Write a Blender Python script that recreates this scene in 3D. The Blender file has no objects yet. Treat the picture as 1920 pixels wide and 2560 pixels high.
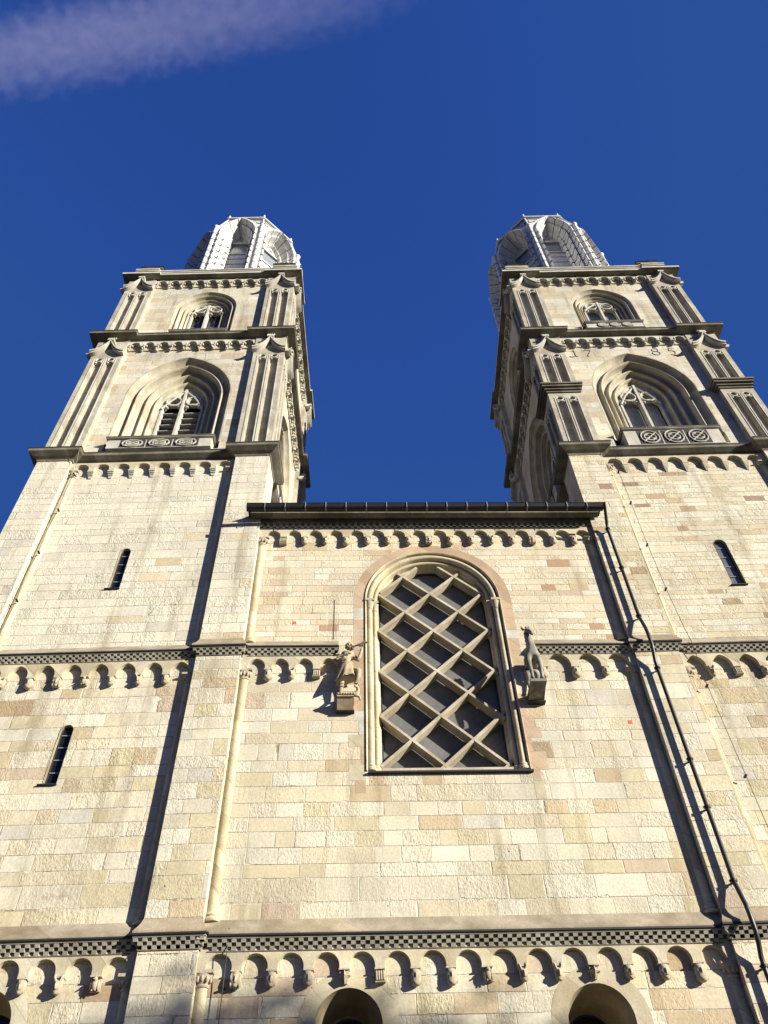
import bpy, bmesh, math, random
from mathutils import Matrix, Vector
from mathutils.geometry import tessellate_polygon
R = math.radians
PI = math.pi
random.seed(7)
C = bpy.context.scene.collection
SC = bpy.context.scene

# ------------------------------------------------------------------ camera
CAM_Y, CAM_Z = -19.0, 1.6
cam_d = bpy.data.cameras.new('camera')
cam = bpy.data.objects.new('camera', cam_d)
C.objects.link(cam)
SC.camera = cam
cam_d.sensor_fit = 'VERTICAL'
cam_d.sensor_height = 36.0
cam_d.lens = 36.0 * 2000 / 2560
cam_d.clip_end = 20000
_F = 2000.0
_up = Vector((898. - 960., 415. + 1280., _F)).normalized()          # zenith seen in camera axes (right, up, forward)
_X0 = (Vector((1, 0, 0)) - _up * _up[0]).normalized()
_Y0 = -_up.cross(_X0)
_yaw = R(-0.9)
_X = math.cos(_yaw) * _X0 + math.sin(_yaw) * _Y0
_Y = -_up.cross(_X)
# rows: world axes in camera coords -> camera axes in world
right = Vector((_X[0], _Y[0], _up[0])); upv = Vector((_X[1], _Y[1], _up[1])); fwd = Vector((_X[2], _Y[2], _up[2]))
cam.matrix_world = Matrix(((right[0], upv[0], -fwd[0], 0), (right[1], upv[1], -fwd[1], CAM_Y),
                           (right[2], upv[2], -fwd[2], CAM_Z), (0, 0, 0, 1)))


def sky_ray(px, py):
    r = Vector((px - 960., -(py - 1280.), _F))
    return Vector((r.dot(_X), r.dot(_Y), r.dot(_up))).normalized()


# ------------------------------------------------------------------ sky, sun, exposure
SUN_AZ, SUN_EL = R(58), R(17)
to_sun = Vector((math.sin(SUN_AZ) * math.cos(SUN_EL), -math.cos(SUN_AZ) * math.cos(SUN_EL), math.sin(SUN_EL)))
w = bpy.data.worlds.new('World'); SC.world = w; w.use_nodes = True
nt = w.node_tree
sky = nt.nodes.new('ShaderNodeTexSky'); sky.sky_type = 'NISHITA'; sky.sun_disc = False
sky.sun_elevation = SUN_EL
sky.sun_rotation = math.atan2(to_sun.x, to_sun.y)
sky.air_density = 1.0; sky.dust_density = 0.0; sky.ozone_density = 3.0
hs = nt.nodes.new('ShaderNodeHueSaturation'); hs.inputs['Saturation'].default_value = 1.12
tint = nt.nodes.new('ShaderNodeMix'); tint.data_type = 'RGBA'; tint.blend_type = 'MULTIPLY'; tint.inputs[0].default_value = 1.
tint.inputs[7].default_value = (.64, .86, 1.68, 1)
nt.links.new(sky.outputs[0], hs.inputs['Color'])
bg = nt.nodes['Background']; bg.inputs[1].default_value = 0.055
nt.links.new(hs.outputs[0], tint.inputs[6]); 
lim = nt.nodes.new('ShaderNodeMix'); lim.data_type = 'RGBA'; lim.blend_type = 'DARKEN'; lim.inputs[0].default_value = 1.   # added cap on the sky colour: weakens horizon glow, keeps shadows darker
lim.inputs[7].default_value = (.19, .68, 2.7, 1)
nt.links.new(tint.outputs[2], lim.inputs[6]); nt.links.new(lim.outputs[2], bg.inputs[0])
sd = bpy.data.lights.new('sun', 'SUN'); so = bpy.data.objects.new('sun', sd); C.objects.link(so)
sd.energy = 5.0; sd.angle = R(0.5); sd.color = (1.0, 0.945, 0.82)
so.rotation_euler = to_sun.to_track_quat('Z', 'Y').to_euler()
SC.view_settings.view_transform = 'Standard'; SC.view_settings.look = 'None'
SC.view_settings.exposure = 1.12; SC.view_settings.gamma = 1.0
SC.render.engine = 'CYCLES'
SC.cycles.diffuse_bounces = 2


# ------------------------------------------------------------------ materials
class NT:
    def __init__(s, name):
        s.m = bpy.data.materials.new(name); s.m.use_nodes = True
        s.t = s.m.node_tree; s.b = s.t.nodes['Principled BSDF']

    def n(s, typ, **kw):
        n = s.t.nodes.new('ShaderNode' + typ)
        for k, v in kw.items(): setattr(n, k, v)
        return n

    def l(s, a, b): s.t.links.new(a, b)

    def math(s, op, a, b=None, c=None, clamp=False):
        n = s.n('Math', operation=op, use_clamp=clamp)
        for i, v in enumerate((a, b, c)):
            if v is None: continue
            if isinstance(v, (int, float)): n.inputs[i].default_value = v
            else: s.l(v, n.inputs[i])
        return n.outputs[0]

    def noise(s, scale, detail=3, rough=.55, vec=None, dims='3D', w=None):
        n = s.n('TexNoise', noise_dimensions=dims)
        n.inputs['Scale'].default_value = scale; n.inputs['Detail'].default_value = detail
        n.inputs['Roughness'].default_value = rough
        if vec is not None: s.l(vec, n.inputs['Vector'])
        if w is not None: s.l(w, n.inputs['W'])
        return n.outputs[0]

    def ramp(s, fac, stops, interp='LINEAR'):
        n = s.n('ValToRGB'); cr = n.color_ramp; cr.interpolation = interp
        while len(cr.elements) < len(stops): cr.elements.new(.5)
        for e, (p, c) in zip(cr.elements, stops):
            e.position = p; e.color = tuple(c) + (1,) if len(c) == 3 else c
        s.l(fac, n.inputs[0]); return n.outputs[0]

    def mix(s, fac, a, b, typ='MIX'):
        n = s.n('Mix', data_type='RGBA', blend_type=typ)
        for i, v in ((0, fac), (6, a), (7, b)):
            if isinstance(v, (int, float)): n.inputs[i].default_value = v
            elif isinstance(v, tuple): n.inputs[i].default_value = v + (1,)
            else: s.l(v, n.inputs[i])
        return n.outputs[2]

    def mr(s, v, a, b, c=0., d=1.):
        n = s.n('MapRange'); n.interpolation_type = 'SMOOTHSTEP'
        s.l(v, n.inputs[0])
        for i, x in enumerate((a, b, c, d)): n.inputs[i + 1].default_value = x
        return n.outputs[0]

    def bump(s, h, dist, strength=1.0):
        n = s.n('Bump'); n.inputs['Strength'].default_value = strength; n.inputs['Distance'].default_value = dist
        s.l(h, n.inputs['Height']); s.l(n.outputs[0], s.b.inputs['Normal'])


def ashlar(name, h, w, stops, seed=0., rough_amt=1., mortar=(.50, .46, .37), mw=.010, vary=.10, stain=.25):
    """coursed stone: course height h, mean block length w, palette of block colours"""
    g = NT(name); tc = g.n('TexCoord'); sx = g.n('SeparateXYZ'); g.l(tc.outputs['Object'], sx.inputs[0])
    sn = g.n('SeparateXYZ'); g.l(tc.outputs['Normal'], sn.inputs[0])
    side = g.math('GREATER_THAN', g.math('ABSOLUTE', sn.outputs[0]), .6)
    u0 = g.math('ADD', g.math('MULTIPLY', sx.outputs[0], g.math('SUBTRACT', 1., side)), g.math('MULTIPLY', sx.outputs[1], side))
    oi = g.n('ObjectInfo')
    u = g.math('ADD', u0, g.math('MULTIPLY_ADD', oi.outputs['Random'], 41., seed + 100.))
    v = g.math('ADD', sx.outputs[2], seed)
    vw = g.math('MULTIPLY_ADD', g.noise(.9 / h * .36, 1, .5, dims='1D', w=v), h * 1.25, v)
    vh = g.math('DIVIDE', vw, h)
    row = g.math('FLOOR', vh); fv = g.math('FRACT', vh)
    wn = g.n('TexWhiteNoise', noise_dimensions='1D'); g.l(g.math('ADD', row, .37 + seed), wn.inputs['W'])
    rr = wn.outputs['Value']
    wr = g.math('MULTIPLY', g.math('MULTIPLY_ADD', rr, .7, .65), w)
    uo = g.math('ADD', g.math('DIVIDE', u, wr), g.math('MULTIPLY', rr, 173.))
    uo = g.math('MULTIPLY_ADD', g.noise(.9, 1, .5, dims='1D', w=g.math('MULTIPLY_ADD', row, 7.31, uo)), .95, uo)
    col = g.math('FLOOR', uo); fu = g.math('FRACT', uo)
    cv = g.n('CombineXYZ'); g.l(col, cv.inputs[0]); g.l(row, cv.inputs[1]); cv.inputs[2].default_value = seed
    cw = g.n('TexWhiteNoise', noise_dimensions='3D'); g.l(cv.outputs[0], cw.inputs['Vector'])
    cs = g.n('SeparateColor'); g.l(cw.outputs['Color'], cs.inputs[0])
    r1, r2, r3 = cs.outputs[0], cs.outputs[1], cs.outputs[2]
    du = g.math('MULTIPLY', g.math('MINIMUM', fu, g.math('SUBTRACT', 1., fu)), wr)
    dv = g.math('MULTIPLY', g.math('MINIMUM', fv, g.math('SUBTRACT', 1., fv)), h)
    obj = tc.outputs['Object']
    fine = g.noise(14., 4, .6, obj); med = g.noise(3.2, 4, .6, obj); big = g.noise(.45, 3, .6, obj)
    d = g.math('ADD', g.math('MINIMUM', du, dv), g.math('ADD', g.math('MULTIPLY_ADD', fine, .03, -.015), g.math('MULTIPLY', g.mr(med, .54, .72), -.035)))
    blk = g.mr(d, mw * .35, mw * 1.5)                       # 0 in the joint, 1 on the block
    colr = g.ramp(r1, stops, 'CONSTANT')
    hsv = g.n('HueSaturation'); g.l(colr, hsv.inputs['Color'])
    g.l(g.math('MULTIPLY_ADD', r2, vary * 2, 1. - vary), hsv.inputs['Value'])
    # streaks of colour inside a block, stretched along its bed
    mp = g.n('Mapping'); mp.inputs['Scale'].default_value = (1.6, 1.6, 6.); g.l(obj, mp.inputs[0])
    addv = g.n('VectorMath', operation='ADD'); g.l(mp.outputs[0], addv.inputs[0])
    scl = g.n('VectorMath', operation='SCALE'); g.l(cw.outputs['Color'], scl.inputs[0]); scl.inputs['Scale'].default_value = 30.
    g.l(scl.outputs[0], addv.inputs[1])
    strk = g.noise(1.3, 5, .65, addv.outputs[0])
    c2 = g.mix(g.mr(strk, .52, .72, 0., .5), hsv.outputs[0], (.37, .27, .16), 'MIX')
    c2 = g.mix(g.math('MULTIPLY', g.mr(strk, .52, .72), g.math('GREATER_THAN', r3, .52)), hsv.outputs[0], c2)
    c2 = g.mix(1., c2, g.ramp(fine, [(.25, (.80, .80, .80)), (.75, (1.14, 1.14, 1.14))]), 'MULTIPLY')
    mpv = g.n('Mapping'); mpv.inputs['Scale'].default_value = (1.9, 1.9, .16); g.l(obj, mpv.inputs[0])
    run = g.noise(1.0, 4, .6, mpv.outputs[0])
    c2 = g.mix(1., c2, g.ramp(run, [(.30, (.72, .69, .64)), (.46, (1., 1., 1.)), (.75, (1.05, 1.05, 1.05))]), 'MULTIPLY')
    c2 = g.mix(1., c2, g.ramp(big, [(.3, (1. - stain, 1. - stain, 1. - stain * .9)), (.62, (1.05, 1.05, 1.05))]), 'MULTIPLY')
    # joints: mostly pale fresh pointing, dark and open here and there
    openj = g.mr(g.noise(1.1, 3, .6, obj), .55, .63)
    mc = g.mix(openj, mortar, (.24, .20, .14))
    c3 = g.mix(g.math('MAXIMUM', blk, g.mr(g.noise(.75, 3, .6, obj), .40, .60, .75, .0)), mc, c2)
    # pits and small holes
    vo = g.n('TexVoronoi'); vo.inputs['Scale'].default_value = 3.1; g.l(obj, vo.inputs['Vector'])
    pit = g.math('MULTIPLY', g.mr(vo.outputs['Distance'], .03, .085, 1., 0.), g.mr(med, .56, .62))
    c3 = g.mix(pit, c3, (.10, .075, .045))
    g.l(c3, g.b.inputs['Base Color'])
    g.b.inputs['Roughness'].default_value = .92; g.b.inputs['Specular IOR Level'].default_value = .15
    rg = g.math('MULTIPLY_ADD', g.math('POWER', r3, 1.6), 2.3, .25)               # some blocks are tooled smooth, some left rough
    chis = g.n('Mapping'); chis.inputs['Scale'].default_value = (9., 9., 3.5); chis.inputs['Rotation'].default_value = (0, R(35), 0); g.l(obj, chis.inputs[0])
    ch = g.noise(3.2, 2, .5, chis.outputs[0])
    hh = g.math('MULTIPLY', g.math('ADD', g.math('MULTIPLY', med, .9), g.math('MULTIPLY_ADD', fine, .55, g.math('MULTIPLY', ch, .35))), rg)
    hh = g.math('MULTIPLY_ADD', blk, g.math('MULTIPLY_ADD', r2, .9, .35), hh)
    hh = g.math('MULTIPLY_ADD', pit, -1.2, hh)
    g.bump(hh, .016 * rough_amt)
    return g.m


def stone(name, col, var=.18, dark=None, bump=.006, rough=.9, joints=0., scale=1.):
    """plain dressed stone for mouldings; joints > 0 gives thin joints that far apart along the length"""
    g = NT(name); tc = g.n('TexCoord'); obj = tc.outputs['Object']
    a = g.noise(1.4 * scale, 5, .62, obj); f = g.noise(22. * scale, 3, .6, obj)
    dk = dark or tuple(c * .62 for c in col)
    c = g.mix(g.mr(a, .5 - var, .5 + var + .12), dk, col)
    c = g.mix(1., c, g.ramp(f, [(.3, (.86, .86, .86)), (.7, (1.08, 1.08, 1.08))]), 'MULTIPLY')
    hgt = g.math('MULTIPLY_ADD', f, .4, a)
    if joints:
        sx = g.n('SeparateXYZ'); g.l(obj, sx.inputs[0])
        t = g.math('ADD', sx.outputs[0], g.math('ADD', g.math('MULTIPLY', sx.outputs[1], .31), g.math('MULTIPLY', sx.outputs[2], 1.0)))
        t = g.math('DIVIDE', t, joints)
        t = g.math('MULTIPLY_ADD', g.noise(.7, 1, .5, dims='1D', w=t), .9, t)
        wn = g.n('TexWhiteNoise', noise_dimensions='1D'); g.l(g.math('FLOOR', t), wn.inputs['W'])
        ft = g.math('FRACT', t)
        jd = g.math('MINIMUM', ft, g.math('SUBTRACT', 1., ft))
        c = g.mix(1., c, g.ramp(wn.outputs['Value'], [(0., (.80, .76, .70)), (.5, (1., 1., 1.)), (1., (1.12, 1.08, 1.0))]), 'MULTIPLY')
        c = g.mix(g.mr(jd, .008 / joints, .02 / joints, .6, 0.), c, (.24, .2, .14))
    g.l(c, g.b.inputs['Base Color']); g.b.inputs['Roughness'].default_value = rough
    g.b.inputs['Specular IOR Level'].default_value = .2
    g.bump(hgt, bump)
    return g.m


def plain(name, col, rough=.5, metal=0., spec=.5, bump=0., bscale=8.):
    g = NT(name); g.b.inputs['Base Color'].default_value = col + (1,)
    g.b.inputs['Roughness'].default_value = rough; g.b.inputs['Metallic'].default_value = metal
    g.b.inputs['Specular IOR Level'].default_value = spec
    tc = g.n('TexCoord'); f = g.noise(bscale, 4, .6, tc.outputs['Object'])
    c = g.mix(1., col, g.ramp(f, [(.3, (.78, .78, .78)), (.7, (1.15, 1.15, 1.15))]), 'MULTIPLY')
    g.l(c, g.b.inputs['Base Color'])
    if bump: g.bump(f, bump)
    return g.m


W1, W2, W3 = (.555, .52, .41), (.535, .49, .37), (.51, .45, .32)
YEL, TAN, BRN, PNK, GRY, RED = (.49, .43, .285), (.445, .36, .235), (.365, .275, .175), (.45, .365, .265), (.47, .44, .36), (.37, .24, .155)
M = {}
M['lower'] = ashlar('ashlar_lower', .42, .90, [(0, W1), (.16, W2), (.44, W3), (.68, YEL), (.76, W2), (.86, TAN), (.94, GRY), (.965, PNK), (.985, BRN)], 0., 1.25, (.56, .52, .42), vary=.065, stain=.20)
M['pale'] = ashlar('ashlar_pale', .385, .95, [(0, W1), (.35, (.545, .51, .415)), (.7, (.525, .485, .385)), (.92, GRY), (.96, W3), (.985, TAN)], 3.3, 1.4, (.54, .50, .42), .008, .035, .13)
M['fine'] = ashlar('ashlar_fine', .27, .78, [(0, W2), (.25, W1), (.45, W3), (.70, (.53, .47, .35)), (.88, YEL), (.92, TAN), (.955, BRN), (.985, (.28, .21, .15))], 8.1, 1.5, (.52, .48, .38), .008, .06, .16)
M['warm'] = ashlar('ashlar_warm', .295, .78, [(0, W3), (.22, W2), (.45, (.53, .46, .335)), (.70, (.49, .42, .295)), (.82, W1), (.88, TAN), (.93, PNK), (.975, RED)], 5.7, 1.3, (.53, .48, .37), .008, .06, .15)
M['belfry'] = ashlar('ashlar_belfry', .45, 1.15, [(0, (.51, .47, .37)), (.3, (.53, .50, .405)), (.6, (.485, .43, .32)), (.86, (.44, .375, .27)), (.95, GRY)], 2.2, .7, (.36, .315, .23), .006, .07, .26)
M['trim'] = stone('dressed_stone', (.53, .49, .38), .16, (.40, .355, .25), .008, joints=.8)
M['trim2'] = stone('dressed_stone_pale', (.55, .535, .465), .18, (.36, .34, .285), .006)
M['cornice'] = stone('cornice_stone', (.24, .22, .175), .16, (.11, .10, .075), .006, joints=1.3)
M['weather'] = stone('weathered_stone', (.40, .345, .265), .22, (.21, .175, .12), .008, joints=2.0)
M['checker'] = stone('checker_stone', (.42, .395, .325), .18, (.25, .23, .18), .006)
M['pil'] = stone('pilaster_stone', (.475, .45, .38), .2, (.30, .275, .215), .008, joints=.75)
M['mould'] = stone('window_moulding_stone', (.48, .45, .36), .18, (.31, .28, .21), .008, joints=.9)
M['pink'] = stone('pink_sandstone', (.46, .36, .262), .14, (.38, .28, .19), .006, joints=.75)
M['grille'] = stone('lattice_stone', (.52, .47, .37), .16, (.33, .28, .20), .006)
M['head'] = stone('carved_stone', (.50, .45, .34), .14, (.33, .28, .2), .008, scale=3.)
M['statue'] = stone('statue_stone', (.50, .425, .29), .18, (.28, .22, .14), .008, scale=2.5)
M['horse'] = stone('horse_stone', (.38, .36, .31), .18, (.15, .14, .11), .008, scale=2.5)
M['shade'] = stone('shaft_stone', (.54, .49, .365), .14, (.45, .39, .265), .005, joints=.6)
M['lead'] = plain('lead_sheet', (.022, .022, .023), .6, .0, .3)
M['gutter'] = plain('gutter_metal', (.014, .013, .013), .5, .0, .25)
M['pipe'] = plain('pipe_metal', (.022, .021, .020), .4, .0, .4)
M['glass'] = plain('dark_glass', (.008, .010, .014), .12, 0., .35, .0015, 3.)
M['glass3'] = plain('sky_reflection_glass', (.11, .118, .145), .2, 0., .5)  # window glass with the pale sky reflection put into its base colour
M['glass2'] = plain('sky_glass', (.20, .23, .26), .15, 0., .8)
M['frame'] = plain('window_iron', (.03, .03, .032), .5)
M['bars'] = plain('glazing_bar', (.22, .22, .22), .4)
M['slate'] = plain('crown_sheet', (.56, .555, .53), .55, 0., .35, .004, 5.)
M['slatejoint'] = plain('crown_joint', (.025, .025, .025), .9)
M['louvre'] = plain('louvre_wood', (.34, .33, .31), .7)
M['black'] = plain('dark_interior', (.012, .011, .010), .9)
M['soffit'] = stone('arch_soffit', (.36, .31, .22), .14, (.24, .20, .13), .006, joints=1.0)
M['brick'] = plain('red_tile', (.50, .10, .05), .8)
M['ink'] = plain('numeral_groove', (.10, .075, .045), .9)
M['paving'] = plain('paving_stone', (.075, .07, .06), .9)


def screen_mat():
    """dark woven wire screen in front of black glass"""
    g = NT('wire_screen'); tc = g.n('TexCoord'); sx = g.n('SeparateXYZ'); g.l(tc.outputs['Object'], sx.inputs[0])
    def line(sock):
        f = g.math('FRACT', g.math('MULTIPLY', sock, 30.))
        return g.math('LESS_THAN', f, .36)
    msk = g.math('MAXIMUM', line(sx.outputs[0]), line(sx.outputs[2]))
    n = g.noise(1.2, 3, .6, tc.outputs['Object'])
    c = g.mix(msk, (.030, .033, .040), g.ramp(n, [(.3, (.15, .148, .14)), (.7, (.26, .256, .245))]))
    g.l(c, g.b.inputs['Base Color']); g.b.inputs['Roughness'].default_value = .35
    g.b.inputs['Specular IOR Level'].default_value = .15
    return g.m


M['screen'] = screen_mat()


# ------------------------------------------------------------------ mesh builder
class MB:
    def __init__(s, T=None):
        s.v = []; s.f = []; s.mi = []; s.mats = []; s.T = T or Matrix.Identity(4)

    def mat(s, m):
        if m not in s.mats: s.mats.append(m)
        return s.mats.index(m)

    def add(s, vs, fs, m):
        b = len(s.v); k = s.mat(m)
        s.v += [s.T @ Vector(p) for p in vs]
        for f in fs: s.f.append(tuple(i + b for i in f)); s.mi.append(k)

    def box(s, x0, x1, y0, y1, z0, z1, m):
        vs = [(x, y, z) for z in (z0, z1) for y in (y0, y1) for x in (x0, x1)]
        s.add(vs, [(0, 1, 5, 4), (2, 6, 7, 3), (0, 4, 6, 2), (1, 3, 7, 5), (4, 5, 7, 6), (0, 2, 3, 1)], m)

    def hexa(s, bot, top, m):
        s.add(list(bot) + list(top), [(3, 2, 1, 0), (4, 5, 6, 7)] + [(i, (i + 1) % 4, (i + 1) % 4 + 4, i + 4) for i in range(4)], m)

    def plate(s, outer, y0, y1, m, holes=(), back=True, rm=None):
        """flat plate in the xz plane with openings; outer and holes are lists of (x, z)"""
        loops = [outer] + list(holes)
        pts = [p for l in loops for p in l]
        tri = tessellate_polygon([[Vector((p[0], p[1], 0)) for p in l] for l in loops])
        s.add([(p[0], y0, p[1]) for p in pts], [tuple(t) for t in tri], m)
        if back: s.add([(p[0], y1, p[1]) for p in pts], [tuple(t[::-1]) for t in tri], m)
        for l in loops:
            n = len(l)
            s.add([(p[0], y0, p[1]) for p in l] + [(p[0], y1, p[1]) for p in l],
                  [(i, (i + 1) % n, (i + 1) % n + n, i + n) for i in range(n)], rm or m)

    def rings(s, rings, m, closed=False, caps=False):
        n = len(rings[0]); b = []
        for r in rings: b += list(r)
        fs = []
        for k in range(len(rings) - 1):
            for i in range(n if closed else n - 1):
                j = (i + 1) % n
                fs.append((k * n + i, k * n + j, (k + 1) * n + j, (k + 1) * n + i))
        if caps: fs += [tuple(range(n))[::-1], tuple((len(rings) - 1) * n + i for i in range(n))]
        s.add(b, fs, m)

    def tube(s, pts, r, m, n=8, cap=True):
        pts = [Vector(p) for p in pts]; rs = r if isinstance(r, (list, tuple)) else [r] * len(pts)
        out = []; ref = None
        for i, p in enumerate(pts):
            d = (pts[min(i + 1, len(pts) - 1)] - pts[max(i - 1, 0)]).normalized()
            if ref is None:
                ref = d.orthogonal().normalized()
            ref = (ref - d * ref.dot(d)).normalized(); q = d.cross(ref)
            out.append([p + (ref * math.cos(2 * PI * k / n) + q * math.sin(2 * PI * k / n)) * rs[i] for k in range(n)])
        s.rings(out, m, True, cap)

    def lathe(s, cx, cy, prof, m, n=16, sq=None):
        s.rings([[(cx + r * math.cos(2 * PI * k / n), cy + r * math.sin(2 * PI * k / n), z) for k in range(n)] for r, z in prof], m, True, True)

    def ball(s, c, r, m, n=12, k=8):
        rx, ry, rz = r if isinstance(r, tuple) else (r, r, r)
        s.rings([[(c[0] + rx * math.sin(PI * j / k) * math.cos(2 * PI * i / n), c[1] + ry * math.sin(PI * j / k) * math.sin(2 * PI * i / n),
                   c[2] - rz * math.cos(PI * j / k)) for i in range(n)] for j in [.06] + list(range(1, k)) + [k - .06]], m, True, True)

    def build(s, name, parent=None, angle=32, loc=None):
        me = bpy.data.meshes.new(name)
        me.from_pydata([tuple(v) for v in s.v], [], s.f)
        for m in s.mats: me.materials.append(M[m])
        me.polygons.foreach_set('material_index', s.mi)
        bm = bmesh.new(); bm.from_mesh(me)
        bmesh.ops.recalc_face_normals(bm, faces=bm.faces); bm.to_mesh(me); bm.free()
        me.polygons.foreach_set('use_smooth', [True] * len(me.polygons))
        me.set_sharp_from_angle(angle=R(angle)); me.update()
        o = bpy.data.objects.new(name, me); C.objects.link(o)
        if parent: o.parent = parent
        if loc: o.location = loc
        return o


def tag(o, label=None, cat=None, group=None, kind=None):
    for k, v in (('label', label), ('category', cat), ('group', group), ('kind', kind)):
        if v: o[k] = v
    return o


def empty(name, loc, rz=0., parent=None):
    o = bpy.data.objects.new(name, None); C.objects.link(o); o.location = loc; o.rotation_euler = (0, 0, rz)
    o.empty_display_size = .3
    if parent: o.parent = parent
    return o


def arch(cx, z0, zs, hw, c=0., o=0., n=10):
    """outline of an arched opening from bottom left to bottom right; c = 0 round, c > 0 pointed"""
    r = hw + c + o; pts = [(cx - hw - o, z0)]
    a = PI - math.acos(c / r)                                # angle where the left arc meets the axis
    left = [(cx + c + r * math.cos(PI - (PI - a) * i / n), zs + r * math.sin(PI - (PI - a) * i / n)) for i in range(n + 1)]
    pts += left
    pts += [(2 * cx - x, z) for x, z in left[::-1][1:]]
    pts.append((cx + hw + o, z0))
    return pts


def sweep(mb, prof, m, cx, z0, zs, hw, c=0., n=10):
    """moulded reveal: prof = [(offset outward from the opening, depth y)]"""
    mb.rings([[(x, y, z) for x, z in arch(cx, z0, zs, hw, c, o, n)] for o, y in prof], m)


# ------------------------------------------------------------------ repeated stone details (all in a face frame: x along, y into the wall)
def checker(mb, x0, x1, zt, y=0., rows=3, step=.113, k=1.0):
    """string course: lead flashing, fillet and rows of alternating blocks stepping back; k scales the section"""
    E = .17 * k
    mb.box(x0 - E - .02, x1 + E + .02, y - .215 * k, y, zt - .045 * k, zt, 'lead')
    mb.box(x0 - E, x1 + E, y - .165 * k, y, zt - .083 * k, zt - .045 * k - .001, 'checker')
    L0, L1 = x0 - E + .02, x1 + E - .02
    n = max(2, round((L1 - L0) / (step * k))); st = (L1 - L0) / n
    hgt = .075 * k; z0 = zt - .084 * k
    for i in range(rows):
        p = (.155 - .04 * i) * k; za = z0 - hgt * i; zb = za - hgt
        ins = (.02 + .04 * i) * k
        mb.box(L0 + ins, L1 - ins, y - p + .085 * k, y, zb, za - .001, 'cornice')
        for c in range(n):
            xa = L0 + st * c; xb = xa + st
            if (c + i) % 2 == 0 and xa >= L0 + ins - st * .6 and xb <= L1 - ins + st * .6:
                mb.hexa([(xa, y - p + .04 * k, zb), (xb, y - p + .04 * k, zb), (xb, y + .05, zb), (xa, y + .05, zb)],
                        [(xa, y - p, za), (xb, y - p, za), (xb, y + .05, za), (xa, y + .05, za)], 'checker')
    mb.box(x0 - .03, x1 + .03, y - .03, y, z0 - hgt * rows - .02, z0 - hgt * rows - .001, 'cornice')


def slope(mb, x0, x1, zb, zt, y=0., p=.30, m='weather', e0=.25, e1=.25):
    pr = [(p, zb), (p, zb + .05), (p * .55, zb + (zt - zb) * .45), (p * .22, zb + (zt - zb) * .75), (.012, zt)]
    mb.rings([[(x0 - e0 * (q / p), y - q, z), (x1 + e1 * (q / p), y - q, z)] for q, z in pr], m)
    for xx, sg, e in ((x0, -1, e0), (x1, 1, e1)):
        vs = [(xx + sg * e * (q / p), y - q, z) for q, z in pr] + [(xx, y + .02, z) for q, z in pr]
        n = len(pr); mb.add(vs, [(i, i + 1, i + 1 + n, i + n) for i in range(n - 1)], m)


def frieze(mb, x0, x1, zt, zs, cxs, hw, y0, y1, c=0., m='trim', zb=None):
    """blind arcade band: arches scooped out of a plate"""
    zb = zb if zb is not None else zs - .02
    out = [(x0, zt), (x0, zb)]
    for cx in cxs:
        out += arch(cx, zb, zs, hw, c, 0., 9)
    out += [(x1, zb), (x1, zt)]
    mb.plate(out, y0, y1, m)


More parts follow.
